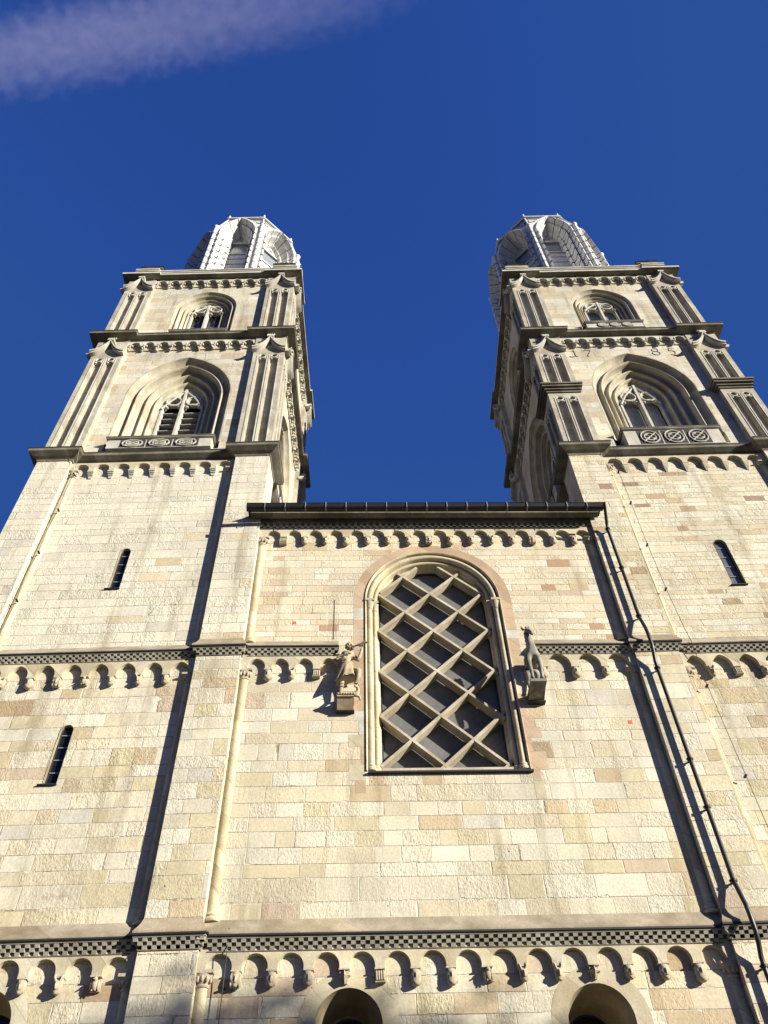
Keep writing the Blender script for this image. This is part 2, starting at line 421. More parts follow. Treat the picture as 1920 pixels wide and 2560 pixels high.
def head_mesh(kind):
    """carved corbel: head or block, top at z=0, back at y=0"""
    mb = MB(); rnd = random.Random(kind)
    mb.box(-.112, .112, -.15, 0, -.03, 0, 'head')
    if kind in ('face', 'beard', 'veil', 'beast'):
        nu, nv = 26, 20; rows = []
        for j in range(nv + 1):
            t = PI * (j + .02) / (nv + .04); row = []
            for i in range(nu):
                a = 2 * PI * i / nu
                x, y, z = math.sin(t) * math.sin(a), -math.sin(t) * math.cos(a), math.cos(t)
                r = 1.
                if y < 0:
                    g = lambda cx, cz, sx, sz: math.exp(-((x - cx) / sx) ** 2 - ((z - cz) / sz) ** 2)
                    nl = .20 if kind != 'beast' else .45
                    r += nl * g(0, .02, .13, .26) + .10 * g(0, .05, .2, .1)
                    r -= .17 * g(.36, .2, .16, .10) + .17 * g(-.36, .2, .16, .10)
                    r += .08 * g(.36, .2, .08, .05) + .08 * g(-.36, .2, .08, .05)
                    r += .12 * g(.34, .40, .24, .07) + .12 * g(-.34, .40, .24, .07)
                    r -= .15 * g(0, -.42, .3, .05); r += .07 * g(0, -.33, .2, .06) + .08 * g(0, -.51, .2, .06)
                    r += .12 * g(0, -.75, .25, .16)
                    r += .07 * g(.5, -.15, .2, .2) + .07 * g(-.5, -.15, .2, .2)
                if kind == 'beard' and y < .3 and z < -.35: r += .22 * (.5 + .5 * math.sin(13 * a)) + .12
                if kind == 'veil' and (abs(x) > .66 or z > .6): r += .20
                if kind in ('face', 'beard') and (z > .58 or abs(x) > .8): r += .10 + .05 * math.sin(16 * a + 9 * t)
                if kind == 'beast':
                    if z > .5 and abs(abs(x) - .5) < .22: r += .45
                r = 1 + (r - 1) * 1.5; sq = lambda q: math.copysign(abs(q) ** .78, q)
                row.append((sq(x) * r * .090, -.075 + sq(y) * r * .088, -.175 + sq(z) * r * .142))
            rows.append(row)
        mb.rings(rows, 'head', True, True)
    elif kind == 'star':
        pts = []
        for k in range(8):
            rr = .125 if k % 2 == 0 else .05
            pts.append((rr * math.sin(PI * k / 4), -.13, -.14 + rr * math.cos(PI * k / 4)))
        n = 8
        mb.add([(p[0], -.02, p[2]) for p in pts] + pts + [(0, -.20, -.14)],
               [(i, (i + 1) % n, n + (i + 1) % n, n + i) for i in range(n)] + [(n + i, n + (i + 1) % n, 2 * n) for i in range(n)], 'head')
        mb.hexa([(-.05, -.05, -.27), (.05, -.05, -.27), (.05, 0, -.27), (-.05, 0, -.27)], [(-.1, -.1, -.036), (.1, -.1, -.036), (.1, 0, -.036), (-.1, 0, -.036)], 'head')
    elif kind == 'reeds':
        mb.box(-.105, .105, -.10, 0, -.27, -.036, 'head')
        for x in (-.075, -.025, .025, .075): mb.tube([(x, -.12, -.06), (x, -.12, -.24)], .024, 'head', 8)
        mb.box(-.11, .11, -.14, 0, -.285, -.262, 'head')
    elif kind == 'bird':
        mb.box(-.10, .10, -.06, 0, -.27, -.036, 'head')
        mb.ball((0, -.11, -.16), (.065, .06, .105), 'head'); mb.ball((.01, -.15, -.075), (.042, .045, .045), 'head')
        mb.hexa([(-.012, -.235, -.10), (.012, -.235, -.10), (.012, -.235, -.09), (-.012, -.235, -.09)], [(-.02, -.17, -.09), (.02, -.17, -.09), (.02, -.17, -.06), (-.02, -.17, -.06)], 'head')
        for sg in (-1, 1): mb.ball((sg * .07, -.09, -.17), (.026, .05, .095), 'head')
        for sg in (-1, 1): mb.tube([(sg * .03, -.12, -.24), (sg * .035, -.13, -.28)], .014, 'head', 6)
    elif kind == 'steps':
        for i in range(4): mb.box(-.115 + .012 * i, .115 - .012 * i, -.175 + .042 * i, 0, -.036 - .055 * (i + 1), -.036 - .055 * i - .001, 'trim2')
        mb.box(-.06, .06, -.04, 0, -.33, -.257, 'trim2')
    elif kind == 'wedge':
        mb.hexa([(-.03, -.02, -.36), (.03, -.02, -.36), (.03, 0, -.36), (-.03, 0, -.36)], [(-.11, -.16, -.036), (.11, -.16, -.036), (.11, 0, -.036), (-.11, 0, -.036)], 'trim')
    elif kind == 'letters':
        mb.box(-.12, .12, -.12, 0, -.30, -.036, 'head')
        for z in (-.20, -.235, -.27): mb.box(-.11, .11, -.128, -.11, z - .006, z + .006, 'ink')
    return mb


HEADS = {}
HEADLAB = {'face': 'smiling carved face', 'beard': 'bearded carved face', 'veil': 'carved face in a veil', 'beast': 'carved beast head with a long snout',
           'star': 'carved star', 'reeds': 'block with four upright reeds', 'bird': 'carved bird', 'steps': 'stepped moulded block', 'wedge': 'plain tapering wedge',
           'letters': 'block carved with letters'}


def corbel(kind, parent, x, y, z, T, k=1.0):
    if kind not in HEADS:
        o = head_mesh(kind).build('corbel', None, 50); HEADS[kind] = o.data; C.objects.unlink(o); bpy.data.objects.remove(o)
    o = bpy.data.objects.new('corbel', HEADS[kind]); C.objects.link(o); o.parent = parent
    o.matrix_local = T @ Matrix.Translation((x + random.uniform(-.012, .012), y, z)) @ Matrix.Rotation(random.uniform(-.05, .05) if kind not in ('steps', 'wedge') else 0., 4, 'Y') @ Matrix.Scale(k * random.uniform(.95, 1.06), 4)
    o['label'] = HEADLAB[kind]
    return o


def half_column(parent, T, x, y, z0, z1, r=.14, cap=True, base=True, dark=False):
    mb = MB(T); zc = z1 - (.30 if cap else 0)
    mb.lathe(x, y, [(r, z0 + (.2 if base else 0)), (r, zc)], 'shade', 18)
    o = mb.build('half_column', parent)
    if cap:
        c = MB(T)
        c.lathe(x, y, [(r + .025, zc - .03), (r + .035, zc), (r + .02, zc + .03)], 'head', 18)
        c.lathe(x, y, [(r, zc + .03), (r + .03, zc + .10), (r + .09, zc + .2), (r + .10, zc + .23)], 'head', 18)
        for k in range(7):
            a = PI + PI * k / 6.
            c.ball((x + (r + .06) * math.cos(a), y + (r + .06) * math.sin(a), zc + .13), (.035, .035, .075), 'head', 8, 6)
        c.box(x - r - .09, x + r + .09, y - r - .09, y + r, zc + .232, zc + .30, 'head')
        c.build('capital', o)
    if base:
        b = MB(T)
        b.lathe(x, y, [(r + .07, z0), (r + .09, z0 + .04), (r + .05, z0 + .08), (r + .02, z0 + .11), (r + .05, z0 + .15), (r + .02, z0 + .195), (r, z0 + .22)], 'shade', 18)
        b.build('base', o)
    return o


def slit_window(parent, T, cx, z0, z1, hw, y, tint='glass'):
    zs = z1 - hw
    f = MB(T)
    sweep(f, [(.012, y - .012), (.012, y + .1), (-.035, y + .1), (-.035, y + .13)], 'frame', cx, z0, zs, hw)
    n = 4
    for i in range(1, n + 1):
        zz = z0 + (z1 - z0) * i / (n + .7); f.box(cx - hw, cx + hw, y + .10, y + .125, zz - .014, zz + .014, 'bars')
    o = f.build('slit_window', parent)
    p = MB(T); a = arch(cx, z0, zs, hw); p.plate(a, y + .128, y + .15, tint); p.build('pane', o)
    s = MB(T); s.hexa([(cx - hw - .12, y - .07, z0 - .05), (cx + hw + .03, y - .07, z0 - .05), (cx + hw + .03, y + .1, z0 - .05), (cx - hw - .12, y + .1, z0 - .05)],
                      [(cx - hw - .12, y - .07, z0 - .02), (cx + hw + .03, y - .07, z0 - .02), (cx + hw + .03, y + .1, z0), (cx - hw - .12, y + .1, z0)], 'lead'); s.build('sill', o)


# ------------------------------------------------------------------ bell towers
H = 4.655            # half width
REC = .32            # depth of the lower panels
Z_B, Z_M, Z_C1, Z_C2, Z_C3 = 9.35, 17.75, 28.2, 38.02, 45.0


def faceT(k): return Matrix.Rotation(k * PI / 2, 4, 'Z') @ Matrix.Translation((0, -H, 0))


def ring_cornice(mb, prof, h, wp, brk, mats):
    """moulding run round the square tower, breaking forward over the corner pilasters"""
    pts = []; nrm = []
    for k in range(4):
        c, s = round(math.cos(k * PI / 2)), round(math.sin(k * PI / 2))
        rot = lambda x, y: (c * x - s * y, s * x + c * y)
        fr = [(-h, -h, (-1, -1)), (-h + wp, -h, (1, -1)), (-h + wp, -h + brk, (1, -1)), (h - wp, -h + brk, (-1, -1)), (h - wp, -h, (-1, -1))]
        for x, y, n in fr: pts.append(rot(x, y)); nrm.append(rot(*n))
    rs = []
    for p, z in prof: rs.append([(q[0] + n[0] * p, q[1] + n[1] * p, z) for q, n in zip(pts, nrm)])
    for i in range(len(prof) - 1): mb.rings([rs[i], rs[i + 1]], mats[i], True)


def stage_window(tower, T, z0, zs, hw, c, hwi, y, depth, kind, sill_h, sill_p, shw):
    W_ = hw - hwi
    prof = [(1., 0), (.965, .0), (.955, .05), (.93, .14), (.885, .24), (.83, .31), (.775, .345), (.735, .34), (.725, .26), (.705, .20), (.675, .175), (.645, .20), (.625, .26), (.62, .42),
            (.60, .52), (.55, .60), (.49, .62), (.465, .60), (.455, .53), (.435, .48), (.41, .465), (.385, .48), (.37, .53), (.365, .66), (.34, .74), (.285, .79), (.24, .78), (.23, .72), (.21, .68), (.185, .67),
            (.165, .69), (.155, .74), (.15, .86), (.10, .92), (.05, .93), (.0, 1.)]
    mb = MB(T); sweep(mb, [(o * W_, y + d * depth) for o, d in prof], 'mould', 0, z0, zs, hwi, c, 14)
    win = mb.build('arch_window', tower, 22)
    yd = y + depth
    # tracery: two lights with trefoil heads, an eye above
    tr = MB(T); out = arch(0, z0, zs, hwi + .02, c, 0., 12)
    apex = max(p[1] for p in out); lw = hwi * .43; lc = hwi * .49
    zl = zs + .23 * (apex - zs)
    holes = [arch(sg * lc, z0 + .02, zl - .30, lw, .02, 0., 7) for sg in (-1, 1)]
    for sg in (-1, 1):
        holes.append([(sg * lc + lw * .60 * math.cos(a), zl + .30 + lw * .60 * math.sin(a)) for a in [2 * PI * k / 12 for k in range(12)]])
    zc = zs + .52 * (apex - zs)
    ek = (apex - zs) / 1.75
    holes.append([(0 - hwi * .16, zc), (-hwi * .12, zc + .3 * ek), (-.02, zc + .62 * ek), (-.05, zc + .1 * ek)])
    holes.append([(0 + hwi * .16, zc), (.05, zc + .1 * ek), (.02, zc + .62 * ek), (hwi * .12, zc + .3 * ek)])
    tr.plate(out, yd - .10, yd + .12, 'trim2', holes)
    tr.box(-.055, .055, yd - .20, yd + .1, z0, apex - .12, 'trim2')
    for sg in (-1, 1):
        ring = [(sg * lc + lw * .85 * math.cos(a), zl + .30 + lw * .85 * math.sin(a)) for a in [2 * PI * k / 14 for k in range(15)]]
        tr.tube([(p[0], yd - .12, p[1]) for p in ring], .05, 'trim2', 6)
        for sx in (-1, 1): tr.ball((sg * lc + sx * lw * .7, yd - .06, zl - .12), (.10, .1, .07), 'trim2', 8, 6)
        tr.tube([(sg * (hwi - .02), yd - .13, zs + .1), (sg * hwi * .62, yd - .13, zs + .45 * (apex - zs)), (sg * .03, yd - .13, apex - .25)], .05, 'trim2', 6)
    tr.build('tracery', win)
    if kind == 'louvre':
        lv = MB(T); n = 9
        for sg in (-1, 1):
            for i in range(n):
                za = z0 + .1 + (zl - .1 - z0) * i / n
                x0, x1 = sg * lc - lw - .02, sg * lc + lw + .02
                lv.hexa([(x0, yd + .02, za - .03), (x1, yd + .02, za - .03), (x1, yd + .40, za + .17), (x0, yd + .40, za + .17)],
                        [(x0, yd + .02, za + .01), (x1, yd + .02, za + .01), (x1, yd + .40, za + .21), (x0, yd + .40, za + .21)], 'louvre')
        lv.build('louvre', win)
    elif kind == 'shutter':
        lv = MB(T)
        for sg in (-1, 1):
            for i in range(5):
                x0 = sg * lc - lw + 2 * lw * i / 5; lv.box(x0 + .004, x0 + 2 * lw / 5 - .004, yd + .20, yd + .24, z0, zl + .6, 'louvre')
            lv.box(sg * lc - lw, sg * lc + lw, yd + .10, yd + .22, z0 + .5, z0 + .58, 'frame')
        lv.build('shutter', win)
    else:
        lv = MB(T)
        for sg in (-1, 1):
            lv.box(sg * lc - lw, sg * lc + lw, yd + .16, yd + .18, z0, zl + .5, 'glass2' if kind == 'pale' else 'glass')
            lv.box(sg * lc - .015, sg * lc + .015, yd + .14, yd + .158, z0, zl + .4, 'bars')
            for i in (1, 2, 3, 4): lv.box(sg * lc - lw, sg * lc + lw, yd + .141, yd + .157, z0 + .45 * i - .015, z0 + .45 * i + .015, 'bars')
        lv.build('glazing', win)
    bk = MB(T); bk.plate(arch(0, z0 - .1, zs, hwi + .3, c, 0., 8), yd + .5, yd + .55, 'black'); bk.build('dark_backing', win)
    # balustrade sill
    if sill_h > 0:
        s = MB(T); zt = z0 + .05; zb = zt - sill_h; yf = y - sill_p
        s.box(-shw + .1, shw - .1, yf + .10, y + depth * .9, zb, zt - .14, 'trim2')
        for i, (e, a, b) in enumerate(((.0, .0, .05), (.03, .05, .09), (.07, .09, .14))):
            s.box(-shw + e, shw - e, yf + e * .9, y + depth * .85, zt - b, zt - a - .001, 'cornice' if i != 1 else 'trim2')
        if sill_h > .45:
            n = 3; zc_ = (zb + zt - .14) / 2; hh = (zt - .14 - zb) * .5 - .04; wq = (2 * shw - 1.2) / n
            for i in range(n):
                xc = -shw + .6 + wq * (i + .5); ww = wq * .5 - .03
                s.box(xc - ww, xc + ww, yf + .092, yf + .0995, zc_ - hh, zc_ + hh, 'slatejoint')
                for q in range(2):
                    r0 = hh * .92 if q == 0 else hh * .5
                    s.tube([(xc + ww * (.8 if q == 0 else .5) * math.cos(a), yf + .075, zc_ + r0 * math.sin(a)) for a in [2 * PI * k / 16 for k in range(17)]], .035, 'trim2', 6)
                for a in (PI / 4, 3 * PI / 4, 5 * PI / 4, 7 * PI / 4):
                    s.tube([(xc, yf + .075, zc_), (xc + ww * .95 * math.cos(a), yf + .075, zc_ + hh * math.sin(a))], .03, 'trim2', 6)
                    s.ball((xc + ww * .4 * math.cos(a), yf + .07, zc_ + hh * .4 * math.sin(a)), (.06, .04, .05), 'trim2', 8, 6)
        s.build('sill', win)
    return win


def trefoil_frieze(tower, T, x0, x1, zt, zb, y, n):
    st = (x1 - x0) / n; cs = [x0 + st * (i + .5) for i in range(n)]
    mb = MB(T); r = st * .36
    frieze(mb, x0 - .05, x1 + .05, zt, zb + (zt - zb) * .45, cs, r, y - .24, y - .06, 0., 'trim2', zb + (zt - zb) * .36)
    for c in cs:
        zs = zb + (zt - zb) * .45
        for a in (.5, 2.64):
            mb.ball((c + r * .82 * math.cos(a), y - .14, zs + r * .82 * math.sin(a)), (.06, .07, .06), 'trim2', 8, 6)
        mb.tube([(c + r * math.cos(PI * k / 8), y - .25, zs + r * math.sin(PI * k / 8)) for k in range(9)], .03, 'trim2', 6)
    mb.box(x0 - .05, x1 + .05, y - .058, y + .02, zb + .1, zt, 'trim')
    o = mb.build('trefoil_frieze', tower)
    for i in range(n + 1):
        c = MB(T); x = x0 + st * i
        c.box(x - .09, x + .09, y - .26, y - .02, zb + (zt - zb) * .30, zb + (zt - zb) * .36 - .001, 'trim2')
        rnd = random.Random(i)
        for q in range(5):
            c.ball((x + rnd.uniform(-.06, .06), y - .12 + rnd.uniform(-.06, .06), zb + (zt - zb) * .15 + rnd.uniform(-.08, .08)), (.05, .06, .06), 'trim2', 7, 5)
        c.build('corbel', o)


def pilaster(tower, T, xa, xb, z0, z1, x_lo, x_hi, y0=0., th=.15, gable=True, cap_w=None):
    """corner pilaster face xa..xb with two sunk flutes under trefoil heads and an ogee gable"""
    wd = x_hi - x_lo; fw = wd * .27; holes = []; cs = (x_lo + wd * .30, x_lo + wd * .70)
    zt = z1 - (.30 if gable else .22)
    for c in cs: holes.append(arch(c, z0 + .10, zt - fw * .5, fw * .5, 0., 0., 6))
    mb = MB(T); mb.plate([(xa, z0), (xb, z0), (xb, z1 + (1.35 if gable else 0.)), (xa, z1 + (1.35 if gable else 0.))], y0, y0 + th, 'pil', holes, True, 'pil')
    for c in cs:
        for sg in (-1, 1): mb.box(c + sg * fw * .5 - .02 + sg * .045, c + sg * fw * .5 + .02 + sg * .045, y0 - .022, y0 + .01, z0 + .1, zt - fw * .45, 'trim2')
        mb.tube([(c + fw * .42 * math.cos(a), y0 + .03, zt - fw * .55 + fw * .42 * math.sin(a)) for a in [2 * PI * k / 12 for k in range(13)]], .045, 'trim2', 6)
        for sg in (-1, 1): mb.ball((c + sg * fw * .36, y0 + .04, zt - fw * 1.15), (.07, .06, .06), 'trim2', 8, 6)
    o = mb.build('pilaster', tower)
    if gable:
        g = MB(T); xc = (x_lo + x_hi) / 2; hw = wd / 2 + .12; zb = z1 - .18; zt = z1 + .98
        N = 10; up = []; lo = []
        for i in range(N + 1):
            t = i / N; x = -hw + hw * t
            up.append((xc + x, zb + .18 + (zt - zb - .18) * t ** 2.1)); lo.append((xc + x * (1 - .02), zb + (zt - zb - .25) * t ** 2.1))
        for sgn in (1, -1):
            f = lambda p: ((p[0], p[1]) if sgn == 1 else (2 * xc - p[0], p[1]))
            for d0, d1, lift in ((-.22, y0, 0.), (-.28, -.10, .09)):
                mbq = []
                for i in range(N):
                    a, b_, c_, d_ = f(up[i]), f(up[i + 1]), f(lo[i + 1]), f(lo[i])
                    if lift: c_ = (c_[0], b_[1] - .08); d_ = (d_[0], a[1] - .08); a = (a[0], a[1] + .03); b_ = (b_[0], b_[1] + .03)
                    g.add([(a[0], y0 + d0, a[1]), (b_[0], y0 + d0, b_[1]), (c_[0], y0 + d0, c_[1]), (d_[0], y0 + d0, d_[1]),
                           (a[0], y0 + d1, a[1]), (b_[0], y0 + d1, b_[1]), (c_[0], y0 + d1, c_[1]), (d_[0], y0 + d1, d_[1])],
                          [(0, 1, 2, 3), (4, 7, 6, 5), (0, 4, 5, 1), (2, 6, 7, 3), (0, 3, 7, 4), (1, 5, 6, 2)], 'trim2')
        g.box(xc - .16, xc + .16, y0 - .30, y0 - .01, zt - .06, zt + .08, 'trim2'); g.box(xc - .10, xc + .10, y0 - .24, y0 - .01, zt + .081, zt + .22, 'trim2')
        for q in range(4): g.ball((xc - .15 + .1 * q, y0 - .17, zt + .28), .05, 'trim2', 8, 6)
        g.build('gable', o)
    return o


def crown(tower, dx):
    """eight-sided crown: splayed niches clad in lapped sheets, sloping panels above, a rim with a crest, then a dome"""
    AP, AR = 3.7, 2.96; half, hr = AP * math.tan(PI / 8), AR * math.tan(PI / 8); ZB, ZK, ZR = 45.0, 55.0, 58.35
    def ring(ap, z): return [(ap / math.cos(PI / 8) * math.cos(PI / 8 + PI / 4 * k) + dx, ap / math.cos(PI / 8) * math.sin(PI / 8 + PI / 4 * k), z) for k in range(8)]
    root = MB()
    root.rings([ring(2.2, ZB), ring(2.2, ZR - .3), ring(2.6, ZR + .05), ring(2.5, ZR + .8), ring(2.1, ZR + 1.6), ring(1.4, ZR + 2.4), ring(.6, ZR + 2.9), ring(.45, ZR + 3.9), ring(.55, ZR + 4.), ring(.05, ZR + 5.)], 'slate', True, True)
    cr = root.build('crown', tower)
    rim = MB()
    rim.rings([ring(AR - .02, ZR - .2), ring(AR + .06, ZR - .16), ring(AR + .06, ZR - .06), ring(AR + .16, ZR), ring(AR + .16, ZR + .10), ring(AR - .3, ZR + .12)], 'slate', True)
    rim.rings([ring(AR + .05, ZR - .22), ring(AR + .09, ZR - .16), ring(AR + .09, ZR - .10)], 'slatejoint', True)
    rim.build('rim', cr)
    def S(u, z, o=0.):                                        # point on the sloping panel: u = -1..1 across, z height, o outward
        t = (z - ZK) / (ZR - ZK); return (u * (half + (hr - half) * t), (AP - AR) * t - o, z + o * .2)
    for k in range(8):
        Rk = Matrix.Translation((dx, 0, 0)) @ Matrix.Rotation(k * PI / 4, 4, 'Z'); T = Rk @ Matrix.Translation((0, -AP, 0))
        hw, zs, c, hi = 1.22, 54.05, 1.75, .60
        d = MB(T)
        outl = arch(0, ZB, 54.05, half - .01, 1.75, 0., 12)
        d.plate(outl, .0, .10, 'slate', [arch(0, ZB + .02, zs, hw, c, 0., 12)])
        d.rings([[(x, .02, z) for x, z in outl[1:-1]], [(x, 1.0, z) for x, z in outl[1:-1]]], 'slate')        # sides of the gable running back
        W_ = hw - hi
        prof = [(1.03, -.02), (1.0, -.12), (.90, -.15), (.82, -.04), (.78, .12), (.66, .27), (.58, .24), (.52, .22), (.44, .36), (.36, .60), (.24, .74), (.14, .72), (.06, .80), (0, 1.0)]
        sweep(d, [(o * W_, y + .045) for o, y in prof], 'slatejoint', 0, ZB, zs, hi, c, 12)
        for sg in (-1, 1):
            za = ZB
            while za < zs - .05:
                zb_ = min(za + .95 - .11, zs); rr = []
                for jj, (o, y) in enumerate(prof):
                    x = sg * (hi + o * W_); dz = .09 * math.sin(jj * 1.1)
                    rr.append([(x, y - .03, za + dz), (x, y + .005, zb_ + dz)])
                d.rings(rr, 'slate'); za += .95
        full = [arch(0, ZB, zs, hi, c, o * W_, 36) for o, y in prof]
        npt = len(full[0]); body = list(range(1, npt - 1)); step = 11
        for i0 in range(0, len(body) - 1, step):
            ids = body[i0:i0 + step + 1]
            if len(ids) < 2: continue
            rr = []
            for jj, (o, y) in enumerate(prof):
                pts = [full[jj][q] for q in ids]; e = min(.9, .11 / max(.02, math.dist(pts[-1], pts[-2])))
                a, b_ = pts[-1], pts[-2]; pts = pts[:-1] + [(a[0] + (b_[0] - a[0]) * e, a[1] + (b_[1] - a[1]) * e)]
                rr.append([(p[0], y, p[1]) for p in pts])
            d.rings(rr, 'slate')
        a_in = arch(0, ZB, zs, hi + .02, c, 0., 8)
        d.plate(a_in, 1.0, 1.1, 'slate', [[(-hi + .04, 53.0), (hi - .04, 53.0), (hi - .04, 54.55), (-hi + .04, 54.55)], [(-.14, 55.05), (.14, 55.05), (.14, 55.27), (-.14, 55.27)]])
        d.box(-hi, hi, .93, .999, 54.56, 54.72, 'slate'); d.box(-hi, hi, .95, .999, 52.86, 52.99, 'slate')
        d.box(-hi, hi, .99, .9995, 54.46, 54.55, 'slatejoint')
        for z in (52.78, 52.1, 51.3, 50.5): d.box(-hi, hi, .985, 1.002, z, z + .06, 'slatejoint')
        d.box(-hi, hi, 1.3, 1.32, 54.9, 55.8, 'black')
        d.build('dormer', cr, 40)
        p = MB(T); low = [q for q in arch(0, ZB, 54.05, half - .06, 1.75, 0., 24) if q[1] > ZK]
        poly = [(-half, ZK)] + low + [(half, ZK), (hr, ZR), (-hr, ZR)]
        tri = tessellate_polygon([[Vector((q[0], q[1], 0)) for q in poly]])
        p.add([(q[0], (AP - AR) * (q[1] - ZK) / (ZR - ZK), q[1]) for q in poly], [tuple(t_) for t_ in tri], 'slate')
        for sg in (-1, 1):
            p.add([S(sg * .93, 57.3, .02), S(sg * .36, 57.3, .02), S(sg * .93, 56.1, .02)], [(0, 1, 2)], 'slatejoint')
            p.add([S(sg * .86, 57.2, .035), S(sg * .50, 57.2, .035), S(sg * .86, 56.4, .035)], [(0, 1, 2)], 'slate')
            p.add([S(sg * .92, 57.95, .02), S(sg * .12, 57.95, .02), S(sg * .12, 57.6, .02), S(sg * .92, 57.6, .02)], [(0, 1, 2, 3)], 'slatejoint')
            p.add([S(sg * .87, 57.93, .035), S(sg * .17, 57.93, .035), S(sg * .17, 57.70, .035), S(sg * .87, 57.70, .035)], [(0, 1, 2, 3)], 'slate')
        p.build('sloping_panel', cr)
        g = MB(T); g.plate([(-hi + .03, 52.98), (hi - .03, 52.98), (hi - .03, 54.57), (-hi + .03, 54.57)], 1.06, 1.08, 'glass2'); g.build('pane', cr)
        b = MB(Rk @ Matrix.Translation((0, -AR + .06, 0))); top = []
        for i in range(25):
            x = hr * .96 - 2 * hr * .96 * i / 24; top.append((x, ZR + .50 + .10 * abs(math.sin(i * PI / 8))))
        hs_ = [[(x0 + .20 * math.cos(a), ZR + .32 + .10 * math.sin(a)) for a in [2 * PI * q / 10 for q in range(10)]] for x0 in (-.75, 0, .75)]
        b.plate([(-hr * .98, ZR + .10), (hr * .98, ZR + .10)] + top, .0, .16, 'slate', hs_); b.build('crest', cr)
        rb = MB(Rk); x, y = half, -AP
        rb.tube([(x, y, ZB), (x, y, 54.95)], .14, 'slate', 10); rb.ball((x, y, 55.02), .20, 'slate')
        for i in range(10): rb.tube([(x, y, ZB + .95 * i + .2), (x, y, ZB + .95 * i + .29)], .147, 'slatejoint', 10)
        rb.tube([(x, y + .05, ZK), (hr, -AR, ZR)], .07, 'slate', 8)
        rb.tube([(hr, -AR, ZR), (hr, -AR, ZR + .72)], .07, 'slate', 8)
        rb.build('rib', cr)


